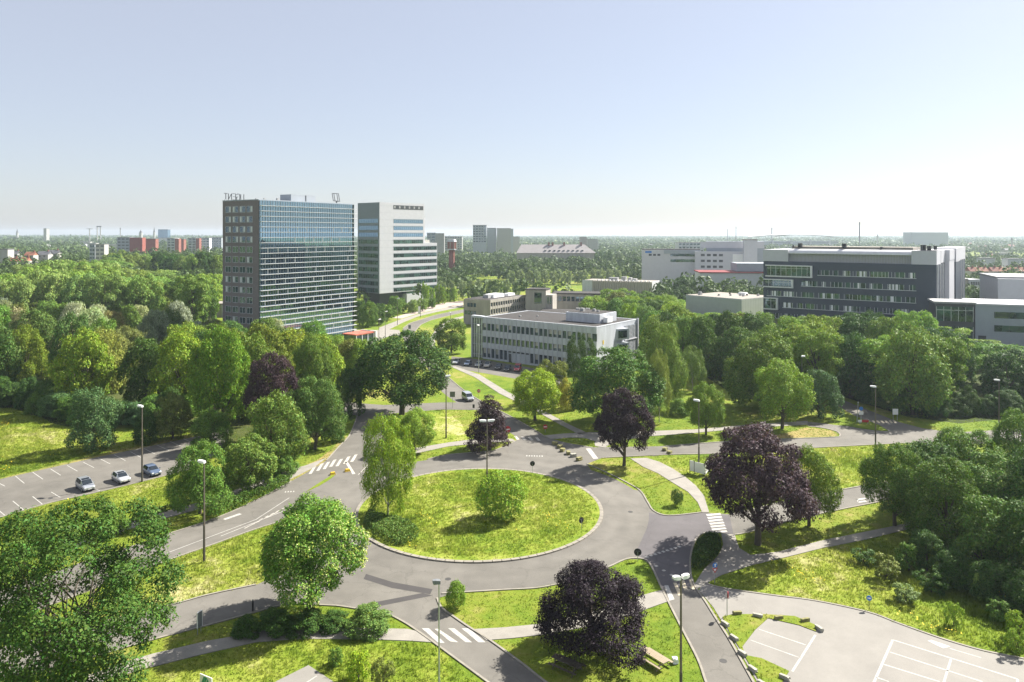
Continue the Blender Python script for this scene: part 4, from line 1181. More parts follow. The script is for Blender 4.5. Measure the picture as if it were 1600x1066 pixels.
variant('willow', 89, 12000, .033, .10, shape='dome', lobes=38, lr=.28, droop=.5)
variant('shrub', 97, 10000, .042, .02, shape='dome', lobes=32, lr=.31)
variant('ball', 101, 9000, .040, .04, shape='round', lobes=30, lr=.35)
variant('sapling', 103, 3000, .060, .08, shape='oval', lobes=22, lr=.27, gap=.1)
variant('small_a', 107, 2200, .085, .06, shape='egg', lobes=20, lr=.33)
variant('small_b', 109, 2200, .085, .06, shape='dome', lobes=22, lr=.31)
variant('poplar', 113, 2200, .080, .05, shape='column', lobes=24, lr=.34)

GREEN = (0.084, 0.151, 0.025); DARK = (0.046, 0.092, 0.019); BRIGHT = (0.147, 0.231, 0.025); YELLOW = (0.175, 0.255, 0.016)
LIGHT = (0.147, 0.217, 0.049); SILVER = (0.204, 0.246, 0.150); BLUEG = (0.063, 0.119, 0.042); OLIVE = (0.119, 0.147, 0.035)
PURPLE = (0.034, 0.023, 0.031); PURPLE2 = (0.046, 0.030, 0.038); WILLOWG = (0.189, 0.231, 0.039); PALE = (0.192, 0.204, 0.084)

CONST = [GREEN, DARK, BRIGHT, YELLOW, LIGHT, SILVER, BLUEG, OLIVE, PURPLE, PURPLE2, WILLOWG, PALE]
n_trees = 0
def jit(c, a=.14):
    k = 1 + random.uniform(-a, a)
    return (c[0] * k * (1 + random.uniform(-a, a) * .5), c[1] * k, c[2] * k * (1 + random.uniform(-a, a)), 1)

def tree_at(pos, R, H, key, col, label, name='broadleaf_tree', cat='tree', group=None, bark=True, sx=1.0):
    global n_trees
    o = empty(name, (pos[0], pos[1], -0.02), random.uniform(0, 2 * pi), label, cat, group)
    o.scale = (R * sx, R / sx, H / 2)
    if bark: inst('trunk', TK[key], o)
    c = inst('crown' if bark else 'foliage', CR[key], o)
    c.color = tuple(col[:3]) + (1,)
    n_trees += 1
    return o

def tree(px, py, wpx, top, key, col, label, **kw):
    p = G(px, py)
    s = p.y / F
    H = (py - top) * s * 0.985
    if not any(col is q for q in CONST): col = tuple(v * 1.35 for v in col) if col[1] > .03 else col
    return tree_at(p, wpx * s / 2, H, key, jit(col, .05), label, **kw)

# --- trees one can single out
tree(484, 955, 176, 778, 'maple', (0.070, 0.135, 0.020), 'large pale green maple with cream tips beside the lower left road', name='maple_tree')
g = np.random.default_rng(4)
_me = CR['maple']; _co = np.empty(len(_me.vertices) * 3, np.float32); _me.vertices.foreach_get('co', _co); _q = _co.reshape(-1, 4, 3).mean(1)
_r = np.hypot(_q[:, 0], _q[:, 1]); _maple = [o for o in COL.objects if o.name == 'maple_tree'][0]; _maple.rotation_euler[2] = 0
_w = np.clip(_r / 1.0, 0, 1) ** 3 * np.clip(.25 + _q[:, 0] * .9 - _q[:, 1] * .35, 0.02, 1) * (np.sin(_q[:, 0] * 13) * np.sin(_q[:, 2] * 11 + _q[:, 1] * 9) > -.25)
_s = g.choice(len(_q), 2600, replace=False, p=_w / _w.sum()); _C = _q[_s] + unit(_q[_s] - np.array([0, 0, 1.0])) * .02
seedm = leaf_mat('maple_seeds', False, (0.55, 0.58, 0.27), .3, .02, .3)
_V = leaf_quads(_C, unit(g.normal(size=_C.shape) + np.array([0, -.3, .4])), g.normal(size=_C.shape), g.uniform(.010, .021, len(_C)), g.uniform(.008, .015, len(_C)))
tag(inst('seed_clusters', mesh_np('seed_clusters', _V, np.arange(len(_V)).reshape(-1, 4), seedm), _maple), kind='stuff')
tree(112, 1105, 345, 790, 'open', (0.034, 0.068, 0.012), 'open crowned tree with bare limbs showing in the lower left corner', name='open_crowned_tree')
tree(606, 806, 84, 646, 'birch', (0.112, 0.165, 0.016), 'tall weeping yellow green tree at the left edge of the roundabout island', name='weeping_birch')
tree(648, 706, 72, 638, 'lime', BRIGHT, 'small bright green tree just behind the weeping birch', name='lime_tree')
tree(765, 703, 86, 618, 'beechcone', PURPLE2, 'small conical purple tree left of the road north of the roundabout', name='copper_beech')
tree(975, 728, 90, 606, 'beech', PURPLE, 'purple leaved tree on the lawn right above the roundabout', name='copper_beech')
tree(1184, 851, 180, 664, 'beech', PURPLE2, 'biggest spreading purple tree beside the right hand zebra crossing', name='copper_beech')
tree(926, 1014, 192, 882, 'beech2', (0.020, 0.014, 0.020), 'nearly black purple weeping tree over the picnic table', name='copper_beech')
tree(1264, 822, 92, 698, 'lime', (0.08, 0.125, 0.016), 'green tree standing close behind the biggest purple tree', name='lime_tree')
tree(836, 657, 84, 576, 'lime', YELLOW, 'bright yellow green round tree beside the road north of the roundabout', name='lime_tree')
tree(628, 648, 152, 518, 'oak', DARK, 'very broad dark green tree hanging over the left road junction', name='oak_tree')
tree(962, 664, 146, 545, 'oak', (0.042, 0.085, 0.016), 'broad dark green tree in front of the pale concrete block', name='oak_tree')
tree(1103, 680, 62, 598, 'lime', (0.075, 0.125, 0.016), 'small round green tree by the lamp right of the purple tree', name='lime_tree')
tree(1222, 670, 94, 561, 'lime', BRIGHT, 'bright green broad tree on the lawn above the dry grass tip', name='lime_tree')
tree(1192, 643, 118, 522, 'oak2', (0.058, 0.095, 0.015), 'dark olive tree standing behind the bright green lawn tree', name='oak_tree')
tree(1280, 652, 66, 578, 'mid_b', BLUEG, 'blue green bushy tree right of the bright lawn tree', name='bushy_tree')
tree(705, 552, 58, 497, 'mid_c', (0.07, 0.11, 0.017), 'round tree on the grass left of the glazed stair', name='lime_tree')
tree(1032, 640, 78, 497, 'birch', (0.085, 0.125, 0.026), 'tall weeping birch right of the pale concrete block', name='weeping_birch')
tree(1030, 660, 44, 545, 'birch2', (0.105, 0.135, 0.034), 'slim pale weeping birch in front of the taller birch', name='weeping_birch')
tree(1082, 612, 50, 540, 'birch2', (0.07, 0.11, 0.026), 'low weeping birch left of the small lamp in the trees', name='weeping_birch')
tree(906, 618, 46, 520, 'birch2', (0.038, 0.068, 0.018), 'dark drooping tree against the pale concrete facade', name='weeping_birch')
tree(862, 630, 60, 562, 'mid_c', OLIVE, 'olive round tree beside the concrete block behind the yellow green tree', name='lime_tree')
tree(885, 640, 34, 590, 'shrub', (0.19, 0.19, 0.03), 'yellow flowering shrub left of the broad dark tree', name='shrub', cat='shrub', bark=False)
tree(1060, 648, 38, 622, 'shrub', GREEN, 'low round shrub on the grass left of the small round tree', name='shrub', cat='shrub', bark=False)
# island and lawns
tree(782, 812, 80, 735, 'ball', BRIGHT, 'big green bush in the middle of the roundabout island', name='shrub', cat='shrub', bark=False)
tree(712, 951, 36, 907, 'ball', (0.08, 0.135, 0.016), 'clipped round bush at the kerb by the lower left crossing', name='shrub', cat='shrub', bark=False)
tree(1058, 790, 19, 764, 'ball', DARK, 'small lone dark bush on the lawn beside the right footpath', name='shrub', cat='shrub', bark=False)
tree(577, 984, 80, 945, 'shrub', (0.065, 0.11, 0.025), 'low spreading bush at the path edge right of the maple', name='shrub', cat='shrub', bark=False)
for x, y, wp, t, l in ((430, 984, 66, 950, 'dark low bush under the maple, left one beside the path'), (480, 985, 70, 952, 'dark low bush under the maple, middle of the row'), (385, 992, 50, 962, 'dark low bush under the maple nearest the black post'), (522, 981, 56, 955, 'dark low bush under the maple, right end of the row')):
    tree(x, y, wp, t, 'shrub', DARK, l, name='shrub', cat='shrub', bark=False)
# left cluster beside the upper left road
tree(312, 803, 98, 690, 'oak2', GREEN, 'round mid green tree between the parked cars and the left lamp', name='broadleaf_tree')
tree(388, 768, 92, 682, 'mid_c', (0.075, 0.115, 0.022), 'light green tree behind the clipped hedge on the left', name='broadleaf_tree')
tree(425, 738, 98, 612, 'mid_a', (0.072, 0.115, 0.020), 'tall light green tree left of the zebra crossing on the left road', name='broadleaf_tree')
tree(492, 702, 94, 590, 'oak', (0.052, 0.092, 0.020), 'dark trunked tree on the verge left of the left road', name='broadleaf_tree')
tree(425, 690, 84, 550, 'beech', PURPLE2, 'dark purple tree among the green trees on the left', name='copper_beech')
tree(345, 680, 98, 512, 'oak', (0.070, 0.125, 0.012), 'tall glossy round tree in front of the dark tower wood', name='broadleaf_tree')
tree(488, 640, 66, 520, 'lime', (0.078, 0.125, 0.018), 'upright green tree right of the dark purple tree', name='broadleaf_tree')
tree(145, 703, 84, 605, 'mid_d', BLUEG, 'bluish green bushy tree at the meadow edge by the left car park', name='bushy_tree')
tree(330, 700, 60, 640, 'mid_b', GREEN, 'low green tree behind the left lamp post by the car park', name='bushy_tree')
tree(270, 686, 62, 615, 'mid_c', OLIVE, 'olive bushy tree at the end of the left car park', name='bushy_tree')
tree(228, 692, 44, 640, 'shrub', DARK, 'dark shrub under the wood edge behind the parked cars', name='shrub', cat='shrub', bark=False)
tree(545, 650, 48, 575, 'mid_b', DARK, 'dark tree between the left road and the broad dark tree', name='bushy_tree')
tree(560, 600, 50, 530, 'mid_d', BRIGHT, 'bright green tree in front of the glass tower entrance', name='broadleaf_tree')
tree(520, 690, 40, 640, 'shrub', DARK, 'dark shrub at the verge beside the left road bend', name='shrub', cat='shrub', bark=False)
tree(445, 745, 46, 712, 'shrub', GREEN, 'shrub at the end of the left footpath by the crossing', name='shrub', cat='shrub', bark=False)
tree(60, 862, 60, 822, 'shrub', GREEN, 'bush on the long grass above the open crowned tree', name='shrub', cat='shrub', bark=False)
tree(170, 838, 56, 790, 'shrub', GREEN, 'bush beside the shaded footpath on the left', name='shrub', cat='shrub', bark=False)
# right hand near group
for i, (x, y, wp, t, k, c) in enumerate(((1398, 822, 100, 694, 'oak', (0.052, 0.095, 0.015)), (1455, 800, 118, 690, 'mid_a', DARK), (1515, 772, 100, 672, 'mid_c', GREEN), (1590, 760, 90, 640, 'oak2', (0.06, 0.11, 0.018)),
      (1478, 855, 130, 716, 'oak2', (0.047, 0.085, 0.014)), (1560, 835, 140, 712, 'oak', (0.056, 0.10, 0.02)), (1630, 850, 130, 690, 'oak2', DARK), (1538, 895, 120, 775, 'mid_b', (0.05, 0.09, 0.017)), (1615, 920, 130, 780, 'mid_d', DARK), (1435, 740, 60, 692, 'mid_b', GREEN), (1490, 745, 70, 668, 'mid_d', (0.062, 0.11, 0.018)))):
    lab = ['left front tree of the dark clump at the right edge, over the path', 'dark tree second from the left in the right hand clump', 'lighter tree at the top of the right hand clump', 'tall tree at the right frame edge behind the clump',
           'broad dark tree in the middle of the right hand clump', 'large round tree on the right side of the right hand clump', 'dark tree cut by the right frame edge within the clump', 'lower dark tree shading the rough grass at right', 'lowest dark tree at the right edge above the car park',
           'small tree at the upper left corner of the right hand clump', 'bushy tree on the crest of the right hand clump'][i]
    tree(x, y, wp, t, k, c, lab, name='broadleaf_tree')
for x, y, wp, t, k, c, l in ((1385, 905, 50, 868, 'sapling', OLIVE, 'grey green scrub bush in the rough grass right of the blue sign'), (1420, 892, 46, 846, 'sapling', GREEN, 'green scrub bush at the foot of the right hand clump'), (1350, 880, 40, 858, 'sapling', DARK, 'dark scrub bush below the path on the right'),
     (1415, 940, 46, 914, 'sapling', (0.085, 0.12, 0.04), 'pale low scrub above the paved car park edge'), (1455, 925, 50, 890, 'sapling', DARK, 'dark low scrub under the right hand trees'), (1490, 978, 28, 940, 'sapling', BRIGHT, 'light green young tree at the car park edge'),
     (1530, 940, 22, 895, 'sapling', LIGHT, 'slender pale sapling against the dark trees'), (1592, 1000, 40, 955, 'sapling', BRIGHT, 'bright sapling near the right frame edge'), (1588, 1022, 34, 982, 'sapling', BRIGHT, 'lowest bright sapling at the right frame edge'), (1560, 968, 44, 935, 'sapling', GREEN, 'green bush left of the right edge saplings'),
     (560, 1064, 44, 1015, 'sapling', YELLOW, 'thin young shrub on the lawn by the small paved bay'), (598, 1074, 40, 1028, 'sapling', OLIVE, 'olive young shrub at the bottom edge of the lawn'), (525, 1040, 30, 1012, 'sapling', GREEN, 'small green sapling left on the bottom lawn'),
     (980, 1008, 26, 975, 'sapling', PURPLE2, 'purple sucker growth beside the picnic table')):
    tree(x, y, wp, t, k, c, l, name='sapling', cat='sapling' if 'sapling' in l else 'shrub')

for x, y, wp, t, l in ((1490, 915, 70, 858, 'dark bushy tree at the lower left edge of the right hand clump'), (1552, 940, 76, 880, 'dark bushy tree low on the slope below the right hand clump'), (1448, 892, 64, 830, 'small dark bushy tree where the path meets the right hand clump'), (1612, 965, 80, 895, 'dark bushy tree at the right frame edge above the saplings')):
    tree(x, y, wp, t, 'mid_b', DARK, l, name='bushy_tree')
# --- hedges: leaf masses over an outline
def hedge(name, poly, h, n, leaf, col, label, cat='hedge', bumps=.35):
    g = np.random.default_rng(len(label))
    P = np.array([(p[0], p[1]) for p in poly])
    mn, mx_ = P.min(0), P.max(0)
    pts = g.uniform(mn, mx_, (n * 6, 2)); pts = pts[inside(pts, P)][:n]
    c = P.mean(0)
    hgt = h * (1 - bumps * .5 + bumps * .5 * np.sin(pts[:, 0] * 2.1) * np.cos(pts[:, 1] * 1.7) + g.normal(size=len(pts)) * .05)
    ed = edge_dist(pts, P); hgt = hgt * np.clip(ed / (h * .35), .25, 1) ** .5
    z = hgt * np.where(g.random(len(pts)) < .3, g.uniform(.2, 1, len(pts)), g.uniform(.88, 1.05, len(pts)))
    C = np.column_stack([pts, z])
    # sides
    V = leaf_quads(C, unit(g.normal(size=C.shape) * .8 + np.array([0, 0, .8])), g.normal(size=C.shape), leaf * g.uniform(.6, 1.3, len(C)), leaf * g.uniform(.4, .8, len(C)))
    me = mesh_np(name, V, np.arange(len(V)).reshape(-1, 4), m_leaf)
    o = link(bpy.data.objects.new(name, me)); o.color = tuple(col) + (1,)
    return tag(o, label, cat)

def inside(p, poly):
    x, y = p[:, 0], p[:, 1]; r = np.zeros(len(p), bool); n = len(poly); j = n - 1
    for i in range(n):
        xi, yi = poly[i][0], poly[i][1]; xj, yj = poly[j][0], poly[j][1]
        if yi != yj:
            r ^= ((yi > y) != (yj > y)) & (x < (xj - xi) * (y - yi) / (yj - yi) + xi)
        j = i
    return r
def edge_dist(p, poly):
    d = np.full(len(p), 1e9); n = len(poly)
    for i in range(n):
        a = np.array(poly[i][:2], float); b = np.array(poly[(i + 1) % n][:2], float); ab = b - a
        t = np.clip(((p - a) @ ab) / max(1e-9, ab @ ab), 0, 1)
        d = np.minimum(d, np.linalg.norm(p - (a + t[:, None] * ab), axis=1))
    return d

hedge('hedge', GP([(322,812),(345,806),(380,793),(410,779),(452,760),(453,752),(436,752),(400,770),(365,783),(330,796)]), 1.5, 4500, .14, (0.06, 0.11, 0.02), 'clipped green hedge between the left footpath and the road')
hedge('hedge', GP([(1081,892),(1081,872),(1088,852),(1100,843),(1113,840),(1126,846),(1127,858),(1120,874),(1100,890)]), 1.3, 3500, .15, (0.040, 0.072, 0.016), 'dark oval hedge island between the road and the right footpath')
hedge('hedge', GP([(567,822),(572,808),(584,804),(606,812),(640,820),(656,834),(650,846),(630,856),(612,853),(585,840)]), 1.1, 5500, .14, (0.085, 0.14, 0.030), 'low planted shrub bed at the left rim of the roundabout island', 'shrub bed')
hedge('hedge', GP([(205,812),(240,800),(300,785),(300,790),(240,806),(205,818)]), 0.8, 900, .15, (0.05, 0.09, 0.02), 'ragged low hedge along the shaded footpath on the left')

# --- woods: individual trees scattered on their ground
def scatter(poly, spacing, n_max, exclude=(), ylim=None):
    P = np.array([(p[0], p[1]) for p in poly]); mn, mx_ = P.min(0), P.max(0)
    out = []
    cand = rng.uniform(mn, mx_, (60000, 2)); cand = cand[inside(cand, P)]
    for e in exclude: cand = cand[~inside(cand, np.array([(q[0], q[1]) for q in e]))]
    if ylim: cand = cand[(cand[:, 1] > ylim[0]) & (cand[:, 1] < ylim[1])]
    cand = cand[np.abs(cand[:, 0] / cand[:, 1]) < .80]
    for c in cand:
        if all((c[0] - q[0]) ** 2 + (c[1] - q[1]) ** 2 > spacing ** 2 for q in out):
            out.append(c)
            if len(out) >= n_max: break
    return sorted(out, key=lambda q: q[1])

def foot(org, xd, x0, x1, y0, y1):
    yd = (-xd[1], xd[0]); n = math.hypot(*xd); xd = (xd[0]/n, xd[1]/n); yd = (yd[0]/n, yd[1]/n)
    return [Vector((org[0] + xd[0]*a + yd[0]*b, org[1] + xd[1]*a + yd[1]*b, 0)) for a, b in ((x0,y0),(x1,y0),(x1,y1),(x0,y1))]
FOOT = [foot((-86.7,252.5),(0.519,0.855),-7,60,-14,27), foot((-73.2,405),(0.639,0.769),-8,60,-12,30), foot((-9.4,234.3),(0.794,-0.609),-9,46,-12,32),
        foot((-9.3,316.9),(0.522,0.853),-4,70,-14,24), foot((46,480),(0.91,-0.4155),-5,55,-8,30), foot((87.8,370),(0.625,-0.78),-5,38,-5,34),
        foot((98.8,288.2),(0.7915,-0.6112),-5,66,-6,90), foot((138.6,240),(0.93,-0.36),-2,100,-6,40), foot((92,520),(0.97,-0.24),-5,95,-10,40), foot((113,440),(0.99,-0.12),-5,80,-8,35),
        foot((245,392),(0.95,0.31),-14,30,-8,20), foot((11.5,318),(0.98,-0.2),-2,60,-4,60), foot((298,497),(1,.25),-2,2,-2,2)]
FOOT.append([G(x, y) for x, y in ((545,515),(655,478),(730,465),(730,600),(545,600))])

def cap_h(px, y, caps):
    """tree height that reaches a given skyline row at this distance"""
    c = [b for a, b in caps if px < a][0] if px < caps[-1][0] else caps[-1][1]
    return CAM_H - (c - HOR) * y / F
LEFT = GP([(-220,648),(20,640),(70,658),(120,672),(215,672),(300,660),(345,668),(470,660),(520,630),(556,600),(556,556),(430,556),(400,552),(330,532),(335,474),(335,462),(-220,462)])
CAPF = [(120, 492), (220, 500), (350, 505), (430, 500), (500, 505), (2000, 520)]
CAPM = [(120, 468), (290, 472), (352, 498), (430, 488), (500, 500), (2000, 515)]
CAPB = [(40, 425), (70, 412), (190, 402), (260, 418), (352, 428), (2000, 480)]
lw = scatter(LEFT, 9.4, 175, FOOT[:2] + [FOOT[-1]], (150, 480))
LW = {'front': ['dark green wood tree in the front rows left of the tower', 'olive green wood tree in the front rows left of the tower', 'yellowish green wood tree in the front rows left of the tower']}
for (x, y) in lw:
    px = CX + F * x / y; gy = HOR + F * CAM_H / y
    u = random.random()
    if y < 205:
        H = min(21, cap_h(px, y, CAPF)) * random.uniform(.80, 1.02); R = random.uniform(5.6, 7.6)
        i = 0 if u < .45 else (1 if u < .78 else 2)
        c = (DARK, OLIVE, (0.13, 0.175, 0.02))[i]
        k = random.choice(('mid_a', 'mid_b', 'mid_c', 'mid_d', 'oak2'))
        lab = LW['front'][i]; grp = ('dark', 'olive', 'yellowish')[i] + ' front trees of the left wood'; nm = 'wood_tree'
    elif y < 285 and 205 < y and u < .42 and px < 430:
        H = min(17, cap_h(px, y, CAPM)) * random.uniform(.85, 1.05); R = random.uniform(4.5, 6.0)
        i = 0 if u < .30 else 1
        c = (SILVER, PALE)[i]; k = 'willow'; lab = ('silvery grey willow among the left wood below the dark tower', 'pale straw green willow among the left wood')[i]; grp = ('silver', 'pale')[i] + ' willows in the left wood'; nm = 'willow_tree'
    elif y < 285:
        H = min(18, cap_h(px, y, CAPM)) * random.uniform(.78, 1.0); R = random.uniform(5.0, 6.8)
        i = 0 if u < .75 else 1
        c = (GREEN, OLIVE)[i]; k = random.choice(('mid_a', 'mid_b', 'mid_d')); lab = ('mid green', 'olive')[i] + ' tree in the middle rows of the left wood'; grp = ('green', 'olive')[i] + ' middle trees of the left wood'; nm = 'wood_tree'
    elif px < 262:
        H = min(26, cap_h(px, y, CAPB)) * random.uniform(.80, 1.0); R = random.uniform(7.5, 10.5)
        c = LIGHT; k = random.choice(('flat', 'flat', 'mid_c')); lab = 'light green spreading tree in the far part of the left wood'; grp = 'light green trees in the left wood'; nm = 'ash_tree'
    else:
        H = min(24, cap_h(px, y, CAPB)) * random.uniform(.80, 1.0); R = random.uniform(6, 8.5)
        i = 0 if u < .4 else (1 if u < .7 else 2)
        c = (LIGHT, DARK, GREEN)[i]; k = random.choice(('mid_a', 'mid_c', 'flat')); lab = ('light green', 'dark', 'mid green')[i] + ' tree in the wood just left of the dark tower'; grp = ('light', 'dark', 'green')[i] + ' trees just left of the dark tower'; nm = 'wood_tree'
    if H < 6: continue
    ph = ('at the left frame edge' if px < 60 else 'above the left car park' if px < 150 else 'above the left street lamps' if px < 250 else 'just left of the dark tower' if px < 345 else 'below the dark tower')
    dp = 'front row' if y < 205 else 'middle rows' if y < 285 else 'far rows' if y < 370 else 'farthest rows'
    ds = lab.split(' wood tree')[0].split(' tree ')[0].split(' spreading')[0].split(' among')[0]
    lab = ds + ('' if 'willow' in ds else ' tree') + ' in the left wood, ' + dp + ' ' + ph
    grp = lab
    tree_at((x, y), R, H, k, jit(c, .26), lab, nm, group=grp)

def understorey(line, n, label, grp, cols):
    P = GP(line); seg_ = [(P[i], P[i+1]) for i in range(len(P) - 1)]; L = [(b - a).length for a, b in seg_]
    for k in range(n):
        d = (k + .5 + random.uniform(-.3, .3)) / n * sum(L); i = 0
        while d > L[i] and i < len(L) - 1: d -= L[i]; i += 1
        p = seg_[i][0] + (seg_[i][1] - seg_[i][0]) * (d / L[i]); y_ = p.y + random.uniform(0, 5)
        tree_at((p.x * y_ / p.y, y_), random.uniform(2.6, 4.2), random.uniform(4.0, 7.5), random.choice(('shrub', 'mid_b', 'mid_d')), jit(random.choice(cols), .15), label, 'shrub', 'shrub', grp, False)
understorey([(-150,640),(10,634),(75,650),(125,668),(215,668),(300,656)], 26, 'dark understorey shrub along the front edge of the left wood', 'understorey of the left wood', (DARK, DARK, GREEN, BLUEG))
RIGHT = GP([(1048,575),(1080,592),(1150,612),(1200,622),(1262,632),(1300,618),(1345,632),(1420,652),(1500,660),(1560,650),(1700,636),(1720,560),(1480,548),(1380,545),(1190,530),(1180,505),(1060,500),(1000,490),(960,478),(955,520)])
CAPR = [(960, 470), (1015, 452), (1060, 462), (1192, 488), (1235, 497), (1300, 494), (1440, 488), (1500, 508), (1560, 530), (2000, 545)]
rw = scatter(RIGHT, 8.6, 100, [FOOT[2]] + FOOT[5:8] + [asph['N3'], asph['N']], (150, 360))
for (x, y) in rw:
    px = CX + F * x / y
    u = random.random()
    hc = cap_h(px, y, CAPR)
    if px > 1240:
        H = min(19, hc) * random.uniform(.82, 1.02)
        R = random.uniform(5.5, 8)
        i = 0 if u < .6 else (1 if u < .85 else 2)
        c = ((0.125, 0.195, 0.030), (0.085, 0.15, 0.028), DARK)[i]; k = random.choice(('flat', 'flat', 'mid_c', 'mid_a'))
        lab = ('light green feathery', 'mid green rounded', 'dark green rounded')[i] + ' tree in the wood below the dark brick block'; grp = ('light', 'green', 'dark')[i] + ' trees below the dark brick block'; nm = 'ash_tree' if i == 0 else 'wood_tree'
    elif y > 225:
        H = min(16, hc) * random.uniform(.8, 1.0); R = random.uniform(4.8, 6.5); i = 0 if u < .5 else (1 if u < .8 else 2)
        c = (BRIGHT, GREEN, OLIVE)[i]; k = random.choice(('flat', 'mid_a', 'mid_c', 'mid_d'))
        lab = ('bright green', 'mid green', 'olive green')[i] + ' tree between the pale block and the white shed'; grp = ('bright', 'green', 'olive')[i] + ' trees before the white shed'; nm = 'broadleaf_tree'
    else:
        H = min(17, hc) * random.uniform(.85, 1.02); R = random.uniform(5, 6.5); i = 0 if u < .6 else 1; c = (DARK, GREEN)[i]; k = random.choice(('mid_a', 'mid_b', 'mid_c'))
        lab = ('dark', 'mid green')[i] + ' tree in the shaded wood right of the weeping birches'; grp = ('dark', 'green') [i] + ' trees right of the birches'; nm = 'wood_tree'
    if H < 4.5: continue
    ph = ('behind the pale block' if px < 1010 else 'right of the pale block' if px < 1100 else 'below the white shed' if px < 1195 else 'left of the brick block' if px < 1290 else 'under the brick block' if px < 1400 else 'right of the brick block' if px < 1500 else 'below the white wing')
    dp = 'front rows' if y < 200 else 'middle rows' if y < 255 else 'rear rows'
    lab = lab.split(' tree ')[0] + ' tree in the right wood, ' + dp + ' ' + ph
    grp = lab
    tree_at((x, y), R, H, k, jit(c, .24), lab, nm, group=grp)
understorey([(1305,612),(1350,628),(1415,648),(1480,655),(1560,648),(1640,640)], 15, 'dark understorey shrub along the front edge of the right wood', 'understorey of the right wood', (DARK, GREEN))
understorey([(1075,575),(1110,585),(1150,598),(1180,608)], 7, 'dark understorey shrub behind the small round tree and birches', 'understorey behind the birches', (DARK, BLUEG))
for i in range(26):
    px = 176 + i * 6.7 + random.uniform(-3, 3); y = random.uniform(470, 600)
    top_ = 391 + 8 * abs(sin(px * .05)) + random.uniform(-2, 4)
    H = min(28, CAM_H - (top_ - HOR) * y / F)
    j = 0 if random.random() < .65 else 1
    tree_at(((px - CX) * y / F, y), random.uniform(6.5, 9), H, random.choice(('mid_c', 'mid_b', 'flat')), jit((DARK, LIGHT)[j], .2), ('tall dark tree in the far wood below the left skyline', 'tall light green tree in the far wood below the left skyline')[j], 'wood_tree', group=('dark', 'light')[j] + ' far trees below the left skyline')
# trees round the white tower and behind the concrete wings
for x, y, wp, t, c in ((575,512,30,470,GREEN),(592,508,30,474,DARK),(606,500,26,476,GREEN),(562,508,26,468,DARK),(617,492,28,462,GREEN),(628,489,18,465,GREEN),(645,489,20,468,LIGHT),(660,486,22,466,LIGHT),(676,482,14,466,GREEN),
                   (930,500,60,462,BRIGHT),(965,498,66,450,BRIGHT),(990,510,60,468,BRIGHT),(945,520,50,470,(0.09,.15,.018)),(1010,500,50,455,GREEN),(1040,505,56,460,LIGHT),(560,555,30,535,BRIGHT)):
    tree(x, y, wp, t, random.choice(('mid_a', 'mid_c', 'mid_d')), c, 'green tree planted close to the white tower and its road' if x < 700 else 'bright green tree rising behind the pale concrete block',
         group='trees by the white tower' if x < 700 else 'trees behind the pale block')
# rows of round trees in the middle distance
for i in range(9):
    x = 692 + i * 14.5 + random.uniform(-3, 3)
    tree(x, 470 + random.uniform(-3, 3) - (i > 3) * 4, 15, 438 + random.uniform(-2, 2), 'small_a', (0.115, 0.15, 0.075), 'grey green round tree in the row behind the concrete wings', group='nearer row of round trees', name='round_tree')
for i in range(6):
    tree(664 + i * 9, 480 - i * 2 + random.uniform(-2, 2), 14, 446 + random.uniform(-6, 4), 'small_b', BRIGHT, 'bright green tree beside the white tower, right of it', group='bright trees right of the white tower', name='round_tree')
for i in range(17):
    x = 800 + i * 12.5 + random.uniform(-3, 3)
    tree(x, 447 - i * .3 + random.uniform(-2, 2), 15, 421 + random.uniform(-2, 2), 'small_a', (0.12, 0.155, 0.075), 'grey green round tree in the far row beyond the field', group='farther row of round trees', name='round_tree')
for x, t in ((931, 396), (938, 392), (946, 398), (953, 390)):
    tree(x, 424, 9, t, 'poplar', DARK, 'narrow dark poplar standing left of the white offices', group='poplars left of the white offices', name='poplar_tree')
print('trees', n_trees)

# ------------------------------------------------------------------ street lamps
def lamp_meshes(H, heads, hw=1.0, hm=None):
    p = MB(); p.tube((0,0,0),(0,0,H*.36),.15,.125,8); 
    u = MB(); u.tube((0,0,H*.36),(0,0,H-.18),.11,.075,8)
    hs = []
    for sgn in heads:
        h = MB()
        x0 = sgn * (.12 if len(heads) > 1 else -.1)
        i = len(h.v)
        xs_ = [x0, x0 + sgn * hw * .55, x0 + sgn * hw]
        prev = None
        for k, x in enumerate(xs_):
            wy = (.20, .24, .17)[k]; zt = H + (.0, .06, .05)[k] + .08; zb_ = H - (.18, .14, .06)[k]
            rg = [(x, -wy, zb_), (x, wy, zb_), (x, wy * .8, zt), (x, -wy * .8, zt)]
            if prev:
                for j in range(4): h.face([prev[j], prev[(j+1)%4], rg[(j+1)%4], rg[j]])
            else: h.face(rg)
            prev = rg
        h.face(prev[::-1])
        l = MB(); l.box(min(x0 + sgn*.3, x0 + sgn*hw*.9), max(x0 + sgn*.3, x0 + sgn*hw*.9), -.14, .14, H - .2, H - .13)
        hs.append((h.mesh('lamp_head', hm or m_whitep), l.mesh('lens', m_mull)))
    return p.mesh('lower_pole', m_polelow), u.mesh('pole', m_pole), hs
LAMPC = {}
